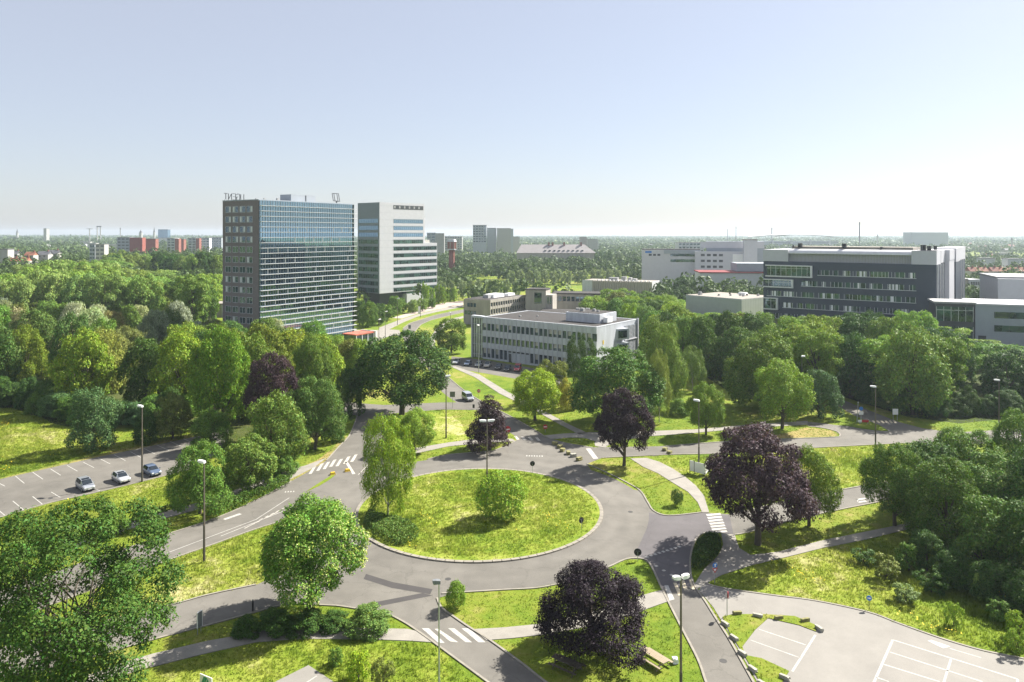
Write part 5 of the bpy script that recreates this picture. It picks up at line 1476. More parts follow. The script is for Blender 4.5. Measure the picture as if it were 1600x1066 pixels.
def lamp(px, base, top, label, heads=(1,), rz=0.0, grey=False, group=None, thick=1.0, hw=1.0, hm=None):
    p = G(px, base); s = p.y / F; H = (base - top) * s
    key = (round(H, 1), heads, hw, hm and hm.name)
    if key not in LAMPC: LAMPC[key] = lamp_meshes(round(H, 1), heads, hw, hm)
    a, b, hs = LAMPC[key]
    o = empty('street_lamp', (p.x, p.y, 0), rz, label, 'street lamp', group)
    lo = inst('lower_pole', a, o, scale=(thick, thick, 1)); up = inst('pole', b, o, scale=(thick, thick, 1))
    if grey:
        for q in (lo, up):
            q.data = q.data.copy(); q.data.materials[0] = m_steel
    for h, l in hs:
        ho = inst('lamp_head', h, o); inst('lens', l, ho)
    return o
GL = 'tall street lamps along the roads'
lamp(222, 753, 635, 'street lamp at the edge of the left car park beside the blue car', rz=R_(160), group=GL)
lamp(319, 878, 722, 'street lamp on the grass between the two left roads', rz=R_(160), group=GL)
lamp(761, 784, 657, 'twin headed street lamp behind the bush on the roundabout island', (1, -1), rz=R_(8), group=GL)
lamp(697, 685, 587, 'street lamp on the dry verge beside the broad dark tree', rz=R_(10), group=GL)
lamp(1064, 1134, 902, 'nearest street lamp with a broad white double head at the bottom right', (1, -1), rz=R_(20), group=GL, hw=.62, thick=1.0)
lamp(686, 1144, 909, 'slender grey street lamp at the bottom centre', (-1,), rz=R_(12), grey=True, group=GL, thick=.65, hw=.62, hm=m_signback)
lamp(1092, 739, 626, 'street lamp on the meadow behind the white banner', rz=R_(150), group=GL)
lamp(1368, 709, 604, 'street lamp on the long lawn right of the biggest purple tree', rz=R_(165), group=GL)
lamp(1561, 693, 594, 'street lamp near the right frame edge above the tree clump', rz=R_(175), group=GL)
lamp(748, 583, 508, 'thin pale street lamp in front of the glazed stair', (-1,), rz=R_(60), grey=True, group=GL, thick=.7)
lamp(1091, 590, 521, 'small street lamp among the trees right of the weeping birches', rz=R_(40), group=GL, thick=.8)
lamp(1253, 640, 557, 'street lamp half hidden in the trees below the dark brick block', rz=R_(30), group=GL, thick=.8)
for x, b, t, l in ((592,531,499,'thin lamp post by the forecourt of the glass tower, left one'),(602,528,487,'thin lamp post by the forecourt of the glass tower, right one'),(621,508,466,'thin lamp post on the verge below the white tower'),(657,496,465,'lamp post beside the white totem near the white tower'),(704,500,488,'short lamp post right of the curving far road'),(717,472,449,'lamp post by the round trees right of the white tower'),(728,424,396,'pale mast among the trees right of the brick water tower'),(753,430,408,'second pale mast in the trees right of the water tower'),(820,455,438,'lamp post at the edge of the far field'),(831,457,438,'lamp post behind the square concrete tower'),(885,462,444,'lamp post in front of the ribbed hall'),(2,440,417,'far mast at the left frame edge'),(11,436,414,'far mast second from the left edge'),(20,434,414,'far mast by the orange roofed house'),(50,420,400,'far mast right of the orange roofed house')):
    lamp(x, b, t, l, rz=random.uniform(0, 6), grey=(t < 460), group='thin lamp posts in the distance', thick=.8)

# ------------------------------------------------------------------ cars
m_carglass = glass('car_glass', (0.30, 0.36, 0.40), 0.22, (0.006, 0.008, 0.010), 0.03)
m_tyre = M('tyre_rubber', (0.02, 0.02, 0.02), 0.9, 0.1, 4)
m_rim = M('alloy_rim', (0.45, 0.45, 0.46), 0.35, 0.05, 4, metal=.8)
m_headl = M('headlight', (0.75, 0.76, 0.78), 0.15, 0.05, 4, spec=.8)
m_taill = M('tail_light', (0.30, 0.015, 0.015), 0.25, 0.05, 4)
m_plate = M('number_plate', (0.70, 0.70, 0.66), 0.5, 0.05, 4)
def paint(name, c, metal=.35):
    m = M(name, c, 0.28, 0.03, 1.0, metal=metal, spec=.5); m.node_tree.nodes['Principled BSDF'].inputs['Coat Weight'].default_value = .6
    return m
CARST = {
 'mpv': [(-2.05,.38,.62,.88,.92,.78,.70),(-1.98,.30,.62,.98,1.06,.85,.72),(-1.62,.24,.62,1.0,1.58,.87,.66),(-.3,.22,.62,.98,1.66,.88,.69),(.45,.22,.62,.95,1.56,.88,.67),(1.25,.24,.62,.93,1.02,.87,.72),(1.95,.28,.60,.80,.84,.83,.66),(2.15,.36,.55,.66,.70,.70,.58)],
 'hatch': [(-1.98,.36,.60,.84,.88,.76,.68),(-1.90,.30,.60,.94,1.0,.83,.72),(-1.45,.22,.60,.94,1.40,.86,.62),(-.5,.22,.60,.92,1.46,.87,.65),(.25,.22,.60,.90,1.40,.87,.63),(1.0,.24,.60,.88,.96,.86,.72),(1.85,.28,.58,.76,.80,.82,.66),(2.02,.36,.54,.62,.66,.70,.58)],
 'van': [(-2.15,.36,.7,1.0,1.05,.82,.78),(-2.10,.28,.7,1.08,1.70,.88,.78),(-1.9,.24,.7,1.08,1.86,.9,.78),(-.2,.24,.7,1.05,1.90,.9,.78),(.7,.24,.7,1.02,1.76,.9,.74),(1.35,.26,.7,1.0,1.08,.88,.74),(1.95,.3,.62,.86,.9,.84,.68),(2.12,.36,.58,.7,.74,.72,.6)],
}
def car(pos, heading, kind, pm_, label, group=None, front_cam=True):
    st = CARST[kind]
    o = empty('car', pos, heading, label, 'car', group)
    b = MB(); rings = []
    for x, lo, mid, be, ro, w1, wr in st:
        rings.append([(x,-w1*.93,lo),(x,-w1,mid),(x,-w1*.96,be),(x,-wr,ro),(x,wr,ro),(x,w1*.96,be),(x,w1,mid),(x,w1*.93,lo)])
    b.v = [p for r in rings for p in r]
    for i in range(len(rings) - 1):
        for j in range(8):
            b.f.append((i*8+j, i*8+(j+1)%8, (i+1)*8+(j+1)%8, (i+1)*8+j)); b.m.append(0)
    b.f.append(tuple(range(8))); b.m.append(0); b.f.append(tuple((len(rings)-1)*8 + j for j in range(8))[::-1]); b.m.append(0)
    bo = b.build('body', pm_, o)
    bmx = bmesh.new(); bmx.from_mesh(bo.data); bmesh.ops.recalc_face_normals(bmx, faces=bmx.faces); bmx.to_mesh(bo.data); bmx.free()
    def panel(name, q, mat, off, inset=.1):
        q = [Vector(p) for p in q]; c = sum(q, Vector()) / 4
        n = (q[1]-q[0]).cross(q[3]-q[0]).normalized()
        if n.dot(c - Vector((0, 0, .8))) < 0: n = -n
        mb = MB(); q = [p + (c - p) * inset + n * off for p in q]
        qb = [p - n * (off + .02) for p in q]
        mb.face(q if (q[1]-q[0]).cross(q[3]-q[0]).dot(n) > 0 else q[::-1])
        for k in range(4): mb.face([q[k], qb[k], qb[(k+1)%4], q[(k+1)%4]])
        return mb.build(name, mat, o)
    panel('windscreen', [rings[4][3], rings[5][3], rings[5][4], rings[4][4]], m_carglass, .012, .03)
    panel('rear_window', [rings[1][3], rings[2][3], rings[2][4], rings[1][4]], m_carglass, .012, .05)
    if kind == 'mpv' or pm_ is silver2: panel('sunroof', [rings[3][3], rings[4][3], rings[4][4], rings[3][4]], m_carglass, .012, .16)
    for a, c in ((2, 3), (4, 5)):
        for i in (2, 3):
            panel('side_window', [rings[i][a], rings[i+1][a], rings[i+1][c], rings[i][c]], m_carglass, .012, .05)
    for s in (-1, 1):
        t = MB(); x = st[-2][0]
        t.cbox((x + .1, s * .58, .68), (.2, .32, .15), 0, 0, .1).build('headlight', m_headl, o)
        MB().cbox((st[0][0] + .02, s * .66, .86), (.14, .18, .26)).build('tail_light', m_taill, o)
        MB().cbox((.85, s * .98, 1.02), (.12, .2, .14)).build('mirror', pm_, o)
    MB().cbox((st[-1][0] + .005, 0, .48), (.03, .5, .12)).build('number_plate', m_plate, o)
    MB().cbox((st[-1][0] - .02, 0, .40), (.12, 1.1, .10)).build('grille', m_black, o)
    MB().cbox((st[0][0] - .01, 0, .6), (.03, .5, .12)).build('number_plate', m_plate, o)
    for x in (-1.3, 1.32):
        for s in (-1, 1):
            wv = MB().tube((x, s * .66, .31), (x, s * .895, .31), .31, .31, 14).build('tyre', m_tyre, o)
            MB().tube((x, s * .896, .31), (x, s * .91, .31), .2, .18, 10).build('rim', m_rim, wv)
    return o
silver = paint('silver_paint', (0.34, 0.36, 0.39)); silver2 = paint('white_silver_paint', (0.46, 0.47, 0.49)); bluep = paint('blue_grey_paint', (0.10, 0.14, 0.22)); redp = paint('red_paint', (0.40, 0.02, 0.03), .1)
darkp = paint('dark_paint', (0.03, 0.035, 0.05)); greyp = paint('grey_paint', (0.22, 0.23, 0.25)); beigep = paint('beige_paint', (0.40, 0.38, 0.34))
gl_ = 'cars in the left car park'
dpk = (G(150,785-14) - G(95,735-14)); hd = math.atan2((G(38,755.5) - G(24,744)).y, (G(38,755.5) - G(24,744)).x)
car(G(133,764), hd, 'mpv', silver, 'silver people carrier leftmost in the left car park', gl_)
car(G(189,752), hd, 'hatch', silver2, 'white silver hatchback between the people carrier and the blue car', gl_)
car(G(237,741), hd, 'hatch', bluep, 'blue grey car beside the lamp post in the left car park', gl_)
kd = math.atan2((G(757,630) - G(725,612)).y, (G(757,630) - G(725,612)).x)
car(G(731,625.5), kd, 'van', silver, 'silver van driving on the road north of the roundabout')
gp_ = 'row of cars parked by the pale concrete block'
for x, y, k, pn, l in ((713,568.5,'hatch',silver2,'white car at the left end of the row by the concrete block'),(731,571,'hatch',bluep,'blue grey car second in the row by the concrete block'),(748,572.5,'hatch',silver,'pale silver car behind the thin lamp post'),(762,573.5,'mpv',beigep,'beige car in the middle of the row by the concrete block'),
                    (779,576.5,'hatch',darkp,'dark car left of the navy car by the concrete block'),(793,579,'hatch',darkp,'navy car beside the red van'),(809,579.5,'van',redp,'red van at the right end of the parked row')):
    car(G(x, y), R_(-100), k, pn, l, gp_)

# ------------------------------------------------------------------ signs and posts
def disc(mb, c, r, n=20, th=.03, ell=1.0):
    mb.tube((c[0], c[1], c[2]), (c[0], c[1] - th, c[2]), r, r, n)
    return mb
def sign_root(px, py, face, name, label, cat='traffic sign', group=None):
    p = G(px, py); return empty(name, (p.x, p.y, 0), face, label, cat, group)
def no_entry(px, py, ctr, face, label, r=.38):
    s = G(px, py).y / F; z = (py - ctr) * s
    o = sign_root(px, py, face, 'no_entry_sign', label, group='no entry signs')
    MB().tube((0, .05, 0), (0, .05, z + r * .6), .04, .04, 6).build('post', m_steel, o)
    d = disc(MB(), (0, 0, z), r, 22).build('disc', m_red, o)
    MB().box(-r * .72, r * .72, -.045, -.032, z - r * .17, z + r * .17).build('white_bar', m_whitep, d)
    return o
no_entry(748, 622, 611, R_(-15), 'no entry sign on the grass strip above the driving van', .42)
no_entry(793, 689, 671, R_(15), 'no entry sign right of the conical purple tree', .62)
no_entry(852, 676, 667, R_(5), 'no entry sign at the foot of the bright yellow green tree', .45)
def back_sign(px, py, ctr, r, face, label, mat=None):
    s = G(px, py).y / F; z = (py - ctr) * s
    o = sign_root(px, py, face, 'round_sign', label, group='round signs seen from behind')
    MB().tube((0, -.04, 0), (0, -.04, z), .035, .035, 6).build('post', m_steel, o)
    MB().tube((0, 0, z), (0, .03, z), r, r, 22).build('disc', m_signblack, o)
    MB().box(-r*.6, r*.6, -.03, -.002, z + r*.25, z + r*.33).build('bracket', m_signback, o)
    return o
back_sign(832, 740, 724.5, .42, R_(10), 'dark round sign back at the top rim of the roundabout island')
back_sign(908.5, 829, 813, .40, R_(35), 'dark round sign back on the right rim of the roundabout island')
back_sign(996.5, 877, 863, .46, R_(-5), 'black round sign back on the grass tip below the roundabout')
# direction board seen from behind near the junction
def board(px, py, top, wpx, hpx, label, mat, legs=2, face=0.0, name='sign_board', frame=None):
    s = G(px, py).y / F
    o = sign_root(px, py, face, name, label, 'sign')
    zt = (py - top) * s; w_ = wpx * s; h_ = hpx * s
    pn = MB().box(-w_/2, w_/2, -.03, .03, zt - h_, zt).build('panel', mat, o)
    if frame:
        f = MB(); f.box(-w_/2 - .05, -w_/2 - .001, -.05, .05, zt - h_, zt); f.box(w_/2 + .001, w_/2 + .05, -.05, .05, zt - h_, zt); f.box(-w_/2, w_/2, -.05, .05, zt + .001, zt + .05)
        f.build('frame', frame, o)
    for i in range(legs):
        x = 0 if legs == 1 else (-w_*.38 + i * w_ * .76)
        MB().tube((x, .06, 0), (x, .06, zt - h_ * .1), .045, .045, 6).build('post', m_steel, o)
    return o
board(707, 638, 612, 8, 8.5, 'grey sign panel on a single post at the left road junction', m_signback, 1)
board(1399, 657, 639, 8.5, 9, 'square white board on two legs under the right wood', m_whitep, 2)
board(1284, 652, 644, 2.6, 5, 'tiny white sign in the shade behind the bright lawn tree', m_whitep, 1)
board(740, 640, 632, 3.2, 5.5, 'small dark box on a post beside the conical purple tree', m_black, 1)
board(640, 530, 508, 4, 6, 'pale blank sign on the verge by the curving far road', m_signback, 1)
tt = board(655, 490, 479, 3.4, 11, 'tall white totem sign near the white tower', m_whitep, 1, name='totem_sign')
# panel seen edge on, lower left
o = board(312, 990, 956, 9, 24, 'grey notice panel seen nearly edge on beside the lower left path', m_signback, 2, face=R_(68), name='notice_panel', frame=m_whitep)
# green and white board at the bottom
p_ = G(322, 1084); o = empty('direction_sign', (p_.x, p_.y, 0), R_(-28), 'white sign board with a green symbol at the bottom left edge', 'sign')
mb = MB(); mb.prism([(-.75, -.03), (.75, -.03), (.75, .03), (-.75, .03)], .7, 1.55, bottom=True); mb.build('panel', m_whitep, o)
gb = MB()
gb.face([(-.55, -.035, .85), (-.05, -.035, .85), (-.3, -.035, 1.4)]); gb.face([(-.02, -.035, .85), (.5, -.035, .85), (.24, -.035, 1.4)]); gb.face([(-.3, -.035, 1.43), (.2, -.035, 1.43), (-.04, -.035, .9)])
gb.build('symbol', m_green, o)
for x in (-.5, .5): MB().tube((x, .06, 0), (x, .06, 1.5), .04, .04, 6).build('post', m_steel, o)
# blue arrow sign with give way sign below
p_ = G(1117, 912); o = empty('traffic_sign', (p_.x, p_.y, 0), R_(12), 'blue round arrow sign above a red and white give way sign by the right path', 'traffic sign')
MB().tube((0, .05, 0), (0, .05, 2.35), .04, .04, 6).build('post', m_steel, o)
d = disc(MB(), (0, 0, 2.1), .29, 22).build('blue_disc', m_blue, o)
MB().prism([(-.04, -.05), (.06, -.05), (.06, -.034), (-.04, -.034)], 1.92, 2.18, bottom=True).build('arrow_shaft', m_whitep, d)
a_ = MB(); a_.face([(-.14, -.04, 2.14), (.16, -.04, 2.14), (.03, -.04, 2.32)]); a_.build('arrow_head', m_whitep, d)
t_ = MB(); t_.face([(-.34, -.02, 1.76), (0, -.02, 1.2), (.34, -.02, 1.76)]); t_.face([(-.34, .01, 1.76), (.34, .01, 1.76), (0, .01, 1.2)]); 
for q in (((-.34,1.76),(0,1.2)),((0,1.2),(.34,1.76)),((.34,1.76),(-.34,1.76))): t_.face([(q[0][0], -.02, q[0][1]), (q[0][0], .01, q[0][1]), (q[1][0], .01, q[1][1]), (q[1][0], -.02, q[1][1])])
gw = t_.build('give_way_plate', m_red, o)
t2 = MB(); t2.face([(-.19, -.026, 1.68), (0, -.026, 1.38), (.19, -.026, 1.68)]); t2.build('white_centre', m_whitep, gw)
# little blue sign by the car park
p_ = G(1358, 953); o = empty('traffic_sign', (p_.x, p_.y, 0), R_(-20), 'small blue arrow sign on the grass edge above the paved car park', 'traffic sign')
MB().tube((0, .04, 0), (0, .04, 1.35), .035, .035, 6).build('post', m_signblack, o)
d = disc(MB(), (0, 0, 1.25), .27, 22).build('blue_disc', m_blue, o)
a_ = MB(); a_.face([(-.17, -.036, 1.2), (.04, -.036, 1.2), (.04, -.036, 1.3), (-.17, -.036, 1.3)]); a_.face([(.04, -.036, 1.13), (.2, -.036, 1.25), (.04, -.036, 1.37)]); a_.build('arrow', m_whitep, d)
# blue and white sign at the right junction
p_ = G(1345.5, 660); o = empty('traffic_sign', (p_.x, p_.y, 0), 0, 'blue sign with a white plate at the right hand junction', 'traffic sign')
MB().tube((0, .05, 0), (0, .05, 3.2), .05, .05, 6).build('post', m_steel, o)
d = disc(MB(), (0, 0, 2.9), .42, 20).build('blue_disc', m_blue, o); MB().box(-.45, .45, -.03, .02, 1.6, 2.3).build('white_plate', m_whitep, o)
p_ = G(1339, 660); o = empty('signpost', (p_.x, p_.y, 0), 0, 'bare grey post left of the blue junction sign', 'post')
MB().tube((0, 0, 0), (.25, 0, 4.2), .07, .06, 8).build('post', m_steel, o); MB().tube((.25, 0, 4.2), (.25, 0, 4.3), .12, .12, 8).build('cap', m_whitep, o)
p_ = G(1352, 663); o = empty('road_barrier', (p_.x, p_.y, 0), 0, 'low red and white barrier at the edge of the right traffic island', 'barrier')
MB().box(-.7, .7, -.05, .05, .4, .9).build('red_board', m_red, o); MB().box(-1.5, -.72, -.05, .05, .4, .9).build('white_board', m_whitep, o)
for x in (-1.2, .5): MB().box(x, x + .1, -.1, .1, 0, .4).build('foot', m_steel, o)
# red banded sign post seen edge on
p_ = G(1136.5, 964); o = empty('parking_sign', (p_.x, p_.y, 0), R_(82), 'thin post with a red edged round sign seen side on at the car park entrance', 'traffic sign')
MB().tube((0, .03, 0), (0, .03, 2.6), .045, .045, 8).build('post', m_steel, o)
d = disc(MB(), (0, -.02, 2.3), .33, 22, .06).build('disc', m_red, o)
disc(MB(), (0, -.081, 2.3), .24, 20, .01).build('white_face', m_whitep, d)
p_ = G(395, 955); o = empty('post', (p_.x, p_.y, 0), 0, 'short black post on the kerb beside the maple', 'post')
MB().tube((0, 0, 0), (0, 0, 1.15), .09, .09, 8).build('shaft', m_black, o); MB().tube((0, 0, 1.15), (0, 0, 1.22), .1, .06, 8).build('cap', m_signback, o)
for x, y, l in ((520, 742, 'yellow traffic island bollard in the sun on the left road'), (543, 737, 'yellow traffic island marker in the tree shade on the left road')):
    p_ = G(x, y); o = empty('traffic_bollard', (p_.x, p_.y, 0), R_(25), l, 'bollard', 'yellow traffic island markers')
    MB().cbox((0, 0, .22), (1.0, .6, .44), 0, 0, .35).build('body', m_yellow, o); MB().cbox((0, 0, .03), (1.15, .75, .06)).build('base', m_kerb, o)
# white banner in a V
p_ = G(1102, 745); q_ = G(1078, 739); r_ = G(1109, 743)
o = empty('banner', (p_.x, p_.y, 0), 0, 'white two sided banner boards set in a V on the meadow', 'banner')
def vpanel(a, b, z0, z1, name):
    d = (b - a); d.z = 0; n = Vector((-d.y, d.x, 0)).normalized() * .03
    mb = MB(); c = [a - p_, b - p_]
    mb.prism([tuple((c[0] + n)[:2]), tuple((c[1] + n)[:2]), tuple((c[1] - n)[:2]), tuple((c[0] - n)[:2])], z0, z1, bottom=True)
    return mb.build(name, m_whitep, o)
vpanel(q_, q_ + (p_ - q_) * .27, .4, 2.1, 'panel'); vpanel(q_ + (p_ - q_) * .31, p_, .35, 2.05, 'panel'); vpanel(p_ + Vector((.08, .1, 0)), r_ + Vector((.2, 1.6, 0)), .35, 2.15, 'panel')
for t in (0.0, .29, .98):
    c = q_ + (p_ - q_) * t - p_
    MB().tube((c.x, c.y + .08, 0), (c.x, c.y + .08, 2.25), .06, .06, 6).build('post', m_bark, o)
c = r_ + Vector((.25, 1.65, 0)) - p_
MB().tube((c.x, c.y, 0), (c.x, c.y, 2.25), .06, .06, 6).build('post', m_bark, o)

# picnic tables
def picnic(px, py, rz, label, mt):
    p = G(px, py); o = empty('picnic_table', (p.x, p.y, 0), rz, label, 'picnic table')
    for i in range(4): MB().box(-1.5, 1.5, -.40 + i * .2, -.225 + i * .2, .74, .79).build('top_plank', mt, o)
    for y in (-.95, .72):
        for k in range(2): MB().box(-1.5, 1.5, y + k * .13, y + .12 + k * .13, .42, .47).build('seat_plank', mt, o)
    for x in (-1.05, 1.05):
        for s in (-1, 1): MB().bar((x, s * .85, 0), (x, s * .25, .74), .05).build('leg', mt, o)
        MB().box(x - .05, x + .05, -.9, .9, .36, .42).build('cross_beam', mt, o)
    return o
ta = G(1005, 1007, .75); tb_ = G(1045, 1031, .75)
picnic(1022, 1036, math.atan2(tb_.y - ta.y, tb_.x - ta.x), 'sunlit pale wooden picnic table beside the black purple tree', m_wood)
picnic(886, 1046, R_(-38), 'dark picnic table in the shade under the black purple tree', m_bark)
g_ = np.random.default_rng(5)
def rock_mesh(name, sx, sy, sz, mat, seed, n=2, rough=.12):
    bm = bmesh.new(); bmesh.ops.create_cube(bm, size=1); bmesh.ops.subdivide_edges(bm, edges=bm.edges, cuts=n, use_grid_fill=True)
    r = random.Random(seed)
    for v in bm.verts:
        c = v.co.copy(); l = c.length
        c = c * (1 - .22 * max(0, l - .55)); c += Vector((r.uniform(-1, 1), r.uniform(-1, 1), r.uniform(-1, 1))) * rough * .5
        v.co = Vector((c.x * sx, c.y * sy, (c.z + .48) * sz))
    me = bpy.data.meshes.new(name); bm.to_mesh(me); bm.free(); me.materials.append(mat); return me
o = inst('waste_bag', rock_mesh('waste_bag', .5, .45, .5, m_whitep, 3, 2, .2), None, G(1055, 1036)); tag(o, 'crumpled white bag on the grass by the nearest lamp post', 'bag')
# mossy boulders closing the lane
bl = ['first mossy boulder from the top in the row on the road', 'second mossy boulder from the top in the row on the road', 'third mossy boulder from the top in the row on the road', 'fourth mossy boulder from the top in the row on the road', 'bluish bare boulder in the row on the road', 'largest mossy boulder at the lower end of the row on the road']
for i, (x, y) in enumerate(((867,695),(875,700),(879,705.5),(888,710),(896,714),(905,719.5))):
    o = inst('boulder', rock_mesh('boulder', 1.0 + .12 * (i > 2), .7, .6, m_moss if i != 4 else m_stone, 20 + i), None, G(x, y), random.uniform(0, 3)); tag(o, bl[i], 'boulder', 'boulders closing the lane')
for x, y, l in ((1039, 704, 'mossy boulder left of the pair on the road by the right lamp'), (1046, 709, 'mossy boulder right of the pair on the road by the right lamp')):
    o = inst('boulder', rock_mesh('boulder', 1.0, .75, .55, m_moss, x), None, G(x, y), 1.0); tag(o, l, 'boulder', 'boulders by the right lamp')
# kerbside stone blocks round the grass peninsula
sb = [((1152,961),8,m_moss,'mossy block on the top edge of the grass peninsula'),((1184,965),-25,m_stone,'pale block on the top edge of the grass peninsula'),((1217,968),12,m_moss,'mossy block right of the pale one on the peninsula'),((1258,972),15,m_moss,'long mossy block near the tip of the peninsula'),((1280,985),70,m_stone,'pale upright block at the tip of the peninsula'),
      ((1133,978),62,m_stone,'first block down the left kerb of the peninsula'),((1147,1000),62,m_stone,'second block down the left kerb of the peninsula'),((1160,1024),62,m_stone,'third block down the left kerb of the peninsula'),((1176,1049),62,m_stone,'fourth block down the left kerb of the peninsula'),((1226,1062),-45,m_stone,'pale block at the lower corner of the peninsula'),((1191,1072),62,m_stone,'lowest block cut by the bottom frame edge')]
for (x, y), rz, mt, l in sb:
    o = inst('stone_block', rock_mesh('stone_block', .95, .32, .40, mt, x, 2, .12), None, G(x, y), R_(-rz if rz > 40 else rz)); tag(o, l, 'stone block', 'stone blocks round the peninsula')

# ------------------------------------------------------------------ far city
m_housewall = M('house_wall', (0.38, 0.37, 0.35), 0.8, 0.1, .3); m_brickred = M('red_brick', (0.22, 0.085, 0.065), 0.85, 0.12, .3)
m_mred = M('muted_red', (0.24, 0.07, 0.055), 0.8, 0.1, .3)
m_tile = M('orange_tile', (0.28, 0.115, 0.07), 0.85, 0.2, .4); m_slate = M('slate', (0.13, 0.13, 0.14), 0.8, 0.2, .4); m_manor = M('pale_roof_tiles', (0.27, 0.25, 0.245), 0.8, 0.1, .3)
def zof(y, Y): return CAM_H - (y - HOR) * Y / F
def xof(px, Y): return (px - CX) * Y / F
def far_block(px0, px1, top, Y, mat, label, name='far_building', side=None, bands=0, depth=None, group=None, bmat=None, cat='building'):
    x0, x1 = xof(px0, Y), xof(px1, Y); z = zof(top, Y); w_ = x1 - x0
    o = empty(name, (x0, Y, 0), 0, label, cat, group)
    d = depth or min(40, max(8, w_ * .6))
    MB().box(0, w_, 0, d, 0, z).build('wall', mat, o)
    MB().box(-.3, w_ + .3, -.3, d + .3, z, z + max(.5, z * .015)).build('roof', m_slate, o)
    n = max(1, int(z / 3.6)) if bands else 0
    nx = max(2, int(w_ / 4))
    for k in range(max(0, n - 7), n):
        mb = MB()
        for i in range(nx): mb.box(w_ * i / nx + w_ / nx * .15, w_ * (i + 1) / nx - w_ / nx * .15, -.12, .05, k * z / n + z / n * .35, k * z / n + z / n * .8)
        mb.build('window_row', bmat or m_winglass, o)
    if side:
        x2 = xof(side[0], Y) - x0
        MB().box(w_ + .01, x2, .5, d, 0, z - .01).build('end_wall', side[1], o)
    return o
gc = 'far blocks on the left skyline'
far_block(183, 202, 371.5, 900, m_cladgrey, 'slab block with a bright red end wall on the left skyline', side=(222, m_mred), bands=1, group=gc, bmat=m_slate)
far_block(227, 243, 373.5, 930, m_brickred, 'brick red block right of the red ended slab', group=gc)
far_block(261, 273, 373, 1000, m_cladgrey, 'small slab with a dark red end left of the dark tower', side=(279, m_brickred), bands=1, group=gc)
far_block(279, 287, 374, 1020, m_brickred, 'narrow red block joined to the small slab on the skyline', group=gc)
far_block(294, 306, 372.5, 1050, m_cladgrey, 'grey slab nearer the dark tower on the skyline', side=(311, m_brickred), bands=1, group=gc)
far_block(312, 327, 372, 1080, m_cladwhite, 'pale slab third from the dark tower', bands=1, group=gc)
far_block(329, 346, 371.5, 1100, m_cladgrey, 'low slab touching the dark tower on the skyline', bands=1, group=gc)
far_block(140, 148, 382, 760, m_cladgrey, 'grey part of the small apartment block left of the red slab', bands=1)
far_block(149, 163, 382, 755, m_housewall, 'small white apartment block in the trees on the left', bands=1, bmat=m_slate)
far_block(247, 262, 359, 1800, m_facglass, 'blue glass cube tower on the left skyline', bands=0, name='glass_tower')
far_block(243, 272, 372, 1780, m_cladwhite, 'white podium below the blue glass cube')
far_block(739, 760, 352.5, 1100, m_cladgrey, 'tallest grey slab of the trio on the centre skyline', bands=1, group='trio of tower slabs')
far_block(761, 774.5, 357, 1110, m_cladgrey, 'middle slab of the trio on the centre skyline', side=(775.5, m_cladwhite), group='trio of tower slabs')
far_block(776.5, 798, 357.5, 1105, m_plant, 'right hand slab of the trio on the centre skyline', side=(802, m_cladgrey), group='trio of tower slabs')
far_block(667, 680, 364.5, 950, m_cladgrey, 'grey block just right of the white tower', side=(694, m_plant), bands=1)
far_block(695, 722, 370, 1250, m_plant, 'low grey block above the brick water tower', bands=1)
far_block(802, 812, 370.5, 1150, m_plant, 'low block at the foot of the tower trio')
far_block(1425, 1482, 363.5, 1750, m_cladgrey, 'broad blue grey block on the right skyline', bands=0)
far_block(906, 917, 371, 1200, m_manor, 'pale building among the far trees right of centre')
far_block(918, 934, 374.5, 1150, m_plant, 'grey building with a white end among the far trees', side=(935, m_cladwhite))
far_block(1060, 1100, 379.5, 900, m_cladwhite, 'long pale roof above the white offices', bands=1)
far_block(1173, 1196, 387, 700, m_roofpale, 'long flat pale roof left of the dark block')
far_block(1535, 1555, 404, 640, m_cladwhite, 'low white factory roof beyond the red roofed terrace, left')
far_block(1575, 1600, 405, 640, m_cladwhite, 'low white factory roof beyond the red roofed terrace, right')
far_block(68, 72.5, 357.5, 2100, m_plant, 'square grey tower on the far left skyline', depth=14)
far_block(0, 12, 390, 620, m_housewall, 'white block at the left frame edge')
for i in range(26):
    Y = random.uniform(900, 2300); px = random.choice((random.uniform(-10, 345), random.uniform(-10, 345), random.uniform(700, 1180), random.uniform(1180, 1600)))
    z = random.uniform(12, 19); w_ = random.uniform(10, 34)
    far_block(px, px + w_ * F / Y, HOR + (CAM_H - z) * F / Y, Y, random.choice((m_cladwhite, m_cladgrey, m_housewall, m_brickred)), 'small pale building far off among the trees of the plain', group='far buildings among the trees', bands=1)
# spires, chimneys, cranes
def spire(px, top, base_top, Y, wpx, label, dome=False):
    o = empty('church_tower', (xof(px, Y), Y, 0), 0, label, 'tower'); w_ = wpx * Y / F; z1 = zof(base_top, Y); z2 = min(69, zof(top, Y))
    MB().cbox((0, 0, z1 / 2), (w_, w_, z1)).build('tower', m_plant, o)
    MB().tube((0, 0, z1), (0, 0, z1 + (z2 - z1) * (.55 if dome else 1)), w_ * .6, w_ * (.35 if dome else .04), 8).build('spire', m_slate, o)
    if dome: MB().tube((0, 0, z1 + (z2 - z1) * .55), (0, 0, z2), w_ * .2, .1, 6).build('lantern', m_slate, o)
spire(27, 357.5, 364, 2600, 2.6, 'pointed church spire on the far left skyline')
spire(220, 358.5, 364, 2400, 4, 'domed church tower left of the tall spire on the skyline', True)
spire(241, 355, 363, 2200, 2.4, 'tall pointed spire beside the blue glass cube')
spire(1371, 365, 368, 1900, 1.5, 'small far tower right of the tallest chimney')
